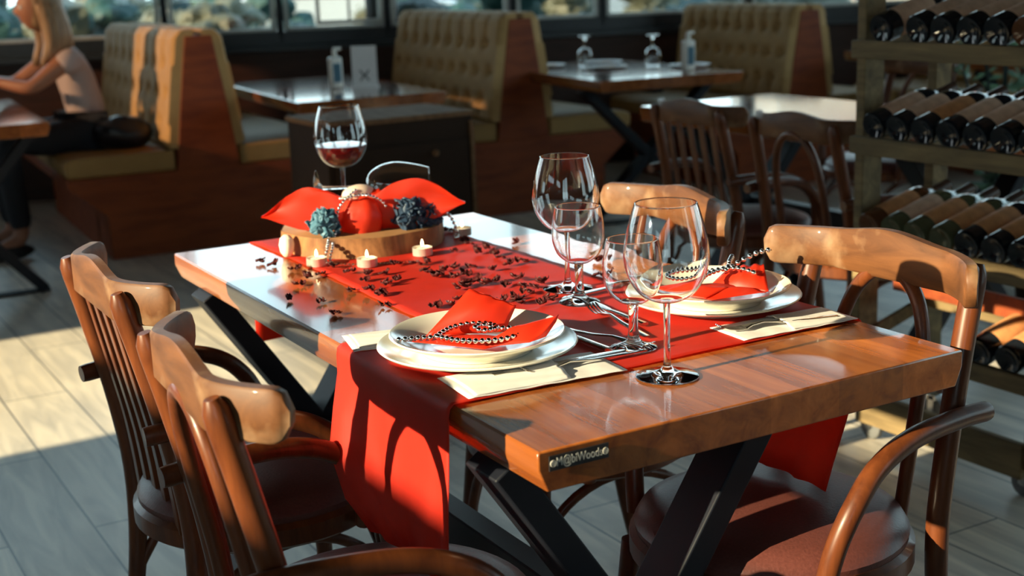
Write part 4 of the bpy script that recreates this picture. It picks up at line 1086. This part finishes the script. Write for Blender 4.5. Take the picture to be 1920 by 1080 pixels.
def head_mb(c, r=.092):
    """face looks toward -x"""
    m = MB(); m.ball((0, 0, 0), (1, 1, 1), 28, 22); c = Vector(c)
    for i, v in enumerate(m.v):
        x, y, z = v
        w_ = 1 - .22 * max(0, -z) ** 1.5
        X = x * r * 1.02 * (1 - .10 * max(0, -z)); Y_ = y * r * .80 * w_; Zz = z * r * 1.22
        if x < 0:
            face = max(0, -x)
            X -= .022 * math.exp(-((z + .12) / .16) ** 2 - (y / .16) ** 2) * face     # nose
            X -= .007 * math.exp(-((z + .52) / .09) ** 2 - (y / .28) ** 2) * face     # lips
            X -= .010 * math.exp(-((z + .85) / .16) ** 2 - (y / .35) ** 2) * face     # chin
            X += .010 * math.exp(-((z - .06) / .12) ** 2 - ((abs(y) - .34) / .16) ** 2) * face  # eye sockets
            X -= .004 * math.exp(-((z - .26) / .08) ** 2 - ((abs(y) - .3) / .25) ** 2) * face
        m.v[i] = Vector((X, Y_, Zz)) + c
    for s_ in (-1, 1): m.ball(c + Vector((.006, s_ * r * .80, -.006)), (.016, .007, .028), 10, 8)
    return m
def person(loc, yaw, cols, label, name='person', lean=0):
    shirt, hair_, trs = cols
    # local frame: facing -x, seated; origin = floor under hips
    N = {'pel': ((0, 0, .565), .105), 'wst': ((-.015, 0, .70), .095), 'chs': ((-.055, 0, .87), .105), 'nk0': ((-.105, 0, 1.00), .055), 'nk1': ((-.135, 0, 1.06), .045), 'hd': ((-.165, 0, 1.12), .05)}
    E_ = [('pel', 'wst'), ('wst', 'chs'), ('chs', 'nk0'), ('nk0', 'nk1'), ('nk1', 'hd')]
    for s_, t in ((-1, 'r'), (1, 'l')):
        N.update({t + 'sh': ((-.085, s_ * .155, .955), .052), t + 'el': ((-.300, s_ * .20, .815), .036), t + 'wr': ((-.43, s_ * .085, .855), .024), t + 'hn': ((-.475, s_ * .060, .870), .026),
                  t + 'hp': ((-.03, s_ * .09, .56), .09), t + 'kn': ((-.42, s_ * .11, .56), .062), t + 'an': ((-.40, s_ * .11, .10), .040), t + 'to': ((-.55, s_ * .12, .04), .033)})
        E_ += [('chs', t + 'sh'), (t + 'sh', t + 'el'), (t + 'el', t + 'wr'), (t + 'wr', t + 'hn'), ('pel', t + 'hp'), (t + 'hp', t + 'kn'), (t + 'kn', t + 'an'), (t + 'an', t + 'to')]
    b = skin_mesh(N, E_, 'pel')
    hc = Vector((-.190, 0, 1.185)); h = head_mb(hc); b.add(h.v, h.f)
    for s_ in (-1, 1):     # fingers and thumb
        hb = Vector((-.475, s_ * .060, .870))
        for k in range(4):
            a = hb + Vector((-.015, (k - 1.5) * .014, .004)); ln = (.060, .068, .064, .050)[k]
            b.tube([a, a + Vector((-ln * .45, -s_ * .004, .016)), a + Vector((-ln * .75, -s_ * .010, .004)), a + Vector((-ln * .85, -s_ * .012, -.014))], [.0085, .008, .0075, .005], 8)
        a = hb + Vector((.010, -s_ * .024, .006)); b.tube([a, a + Vector((-.022, -s_ * .014, .014)), a + Vector((-.045, -s_ * .012, .012))], [.0095, .009, .006], 8)
    body_ = b.build(name, 'skin', smooth=80); body_.location = loc; body_.rotation_euler = (0, 0, yaw)
    # shirt
    S = {'pel': ((.0, 0, .60), (.125, .118)), 'wst': ((-.012, 0, .72), (.118, .110)), 'chs': ((-.055, 0, .88), (.125, .120)), 'nk': ((-.098, 0, .985), .070)}
    ES = [('pel', 'wst'), ('wst', 'chs'), ('chs', 'nk')]
    for s_, t in ((-1, 'r'), (1, 'l')):
        S.update({t + 's': ((-.085, s_ * .160, .955), .066), t + 'e': ((-.165, s_ * .190, .895), .062)}); ES += [('chs', t + 's'), (t + 's', t + 'e')]
    skin_mesh(S, ES, 'pel').build('shirt', shirt, body_, smooth=80)
    Tn = {'p': ((.01, 0, .575), .122)}; ET = []
    for s_, t in ((-1, 'r'), (1, 'l')):
        Tn.update({t + 'h': ((-.04, s_ * .09, .565), .102), t + 'k': ((-.43, s_ * .11, .565), .074), t + 'a': ((-.40, s_ * .11, .13), .055)}); ET += [('p', t + 'h'), (t + 'h', t + 'k'), (t + 'k', t + 'a')]
    skin_mesh(Tn, ET, 'p').build('trousers', trs, body_, smooth=80)
    sh = MB()
    for s_ in (-1, 1): MB().ball((-.48, s_ * .115, .042), (.13, .045, .042), 14, 10).build('shoe', 'blackplastic', body_)
    # hair: cap plus long lock volumes
    hm = MB(); hm.ball((0, 0, 0), (1, 1, 1), 30, 22)
    for i, v in enumerate(hm.v):
        x, y, z = v; X = x * .106 + .016; Y_ = y * .088; Zz = z * .122 + .010
        if x < -.2 and z < .35: X = max(X, -.050 + .02 * (abs(y))); 
        hm.v[i] = Vector((X, Y_, Zz)) + hc
    for k in range(11):
        a = -1.75 + 3.5 * k / 10; p0 = hc + Vector((.018 + .062 * math.cos(a), .078 * math.sin(a), .02))
        p1 = p0 + Vector((.022, .012 * math.sin(a), -.10)); p2 = p1 + Vector((.018 - .02 * abs(math.sin(a)), .006 * math.sin(a), -.10)); p3 = p2 + Vector((.0 - .055 * abs(math.sin(a)), 0, -.10))
        hm.tube(smoothpts([p0, p1, p2, p3], 4), [.034, .037, .039, .040, .041, .041, .040, .039, .036, .032, .026, .016, .005], 10)
    hm.build('hair', hair_, body_, smooth=80)
    ey = MB()
    for s_ in (-1, 1): ey.ball(hc + Vector((-.080, s_ * .029, .006)), .0105, 10, 8)
    ey.build('eyes', 'eye', body_)
    tag(body_, label, 'person'); return body_
person((.455, 5.60, .0), .0, ('shirt', 'hair', 'trousers'), 'blonde person in a pale short-sleeved top leaning on the left booth table')
oc = copy_tree(slat)
pd = person((2.92, 7.15, .0), -1.1, ('trousers', 'hair_dark', 'trousers'), 'person with dark hair and dark clothes seated outside, behind the middle booth back')
oc.location = (2.92, 7.15, .0); oc.rotation_euler = (0, 0, PI - 1.1); tag(oc, 'terrace chair outside carrying the dark-haired person', 'chair')
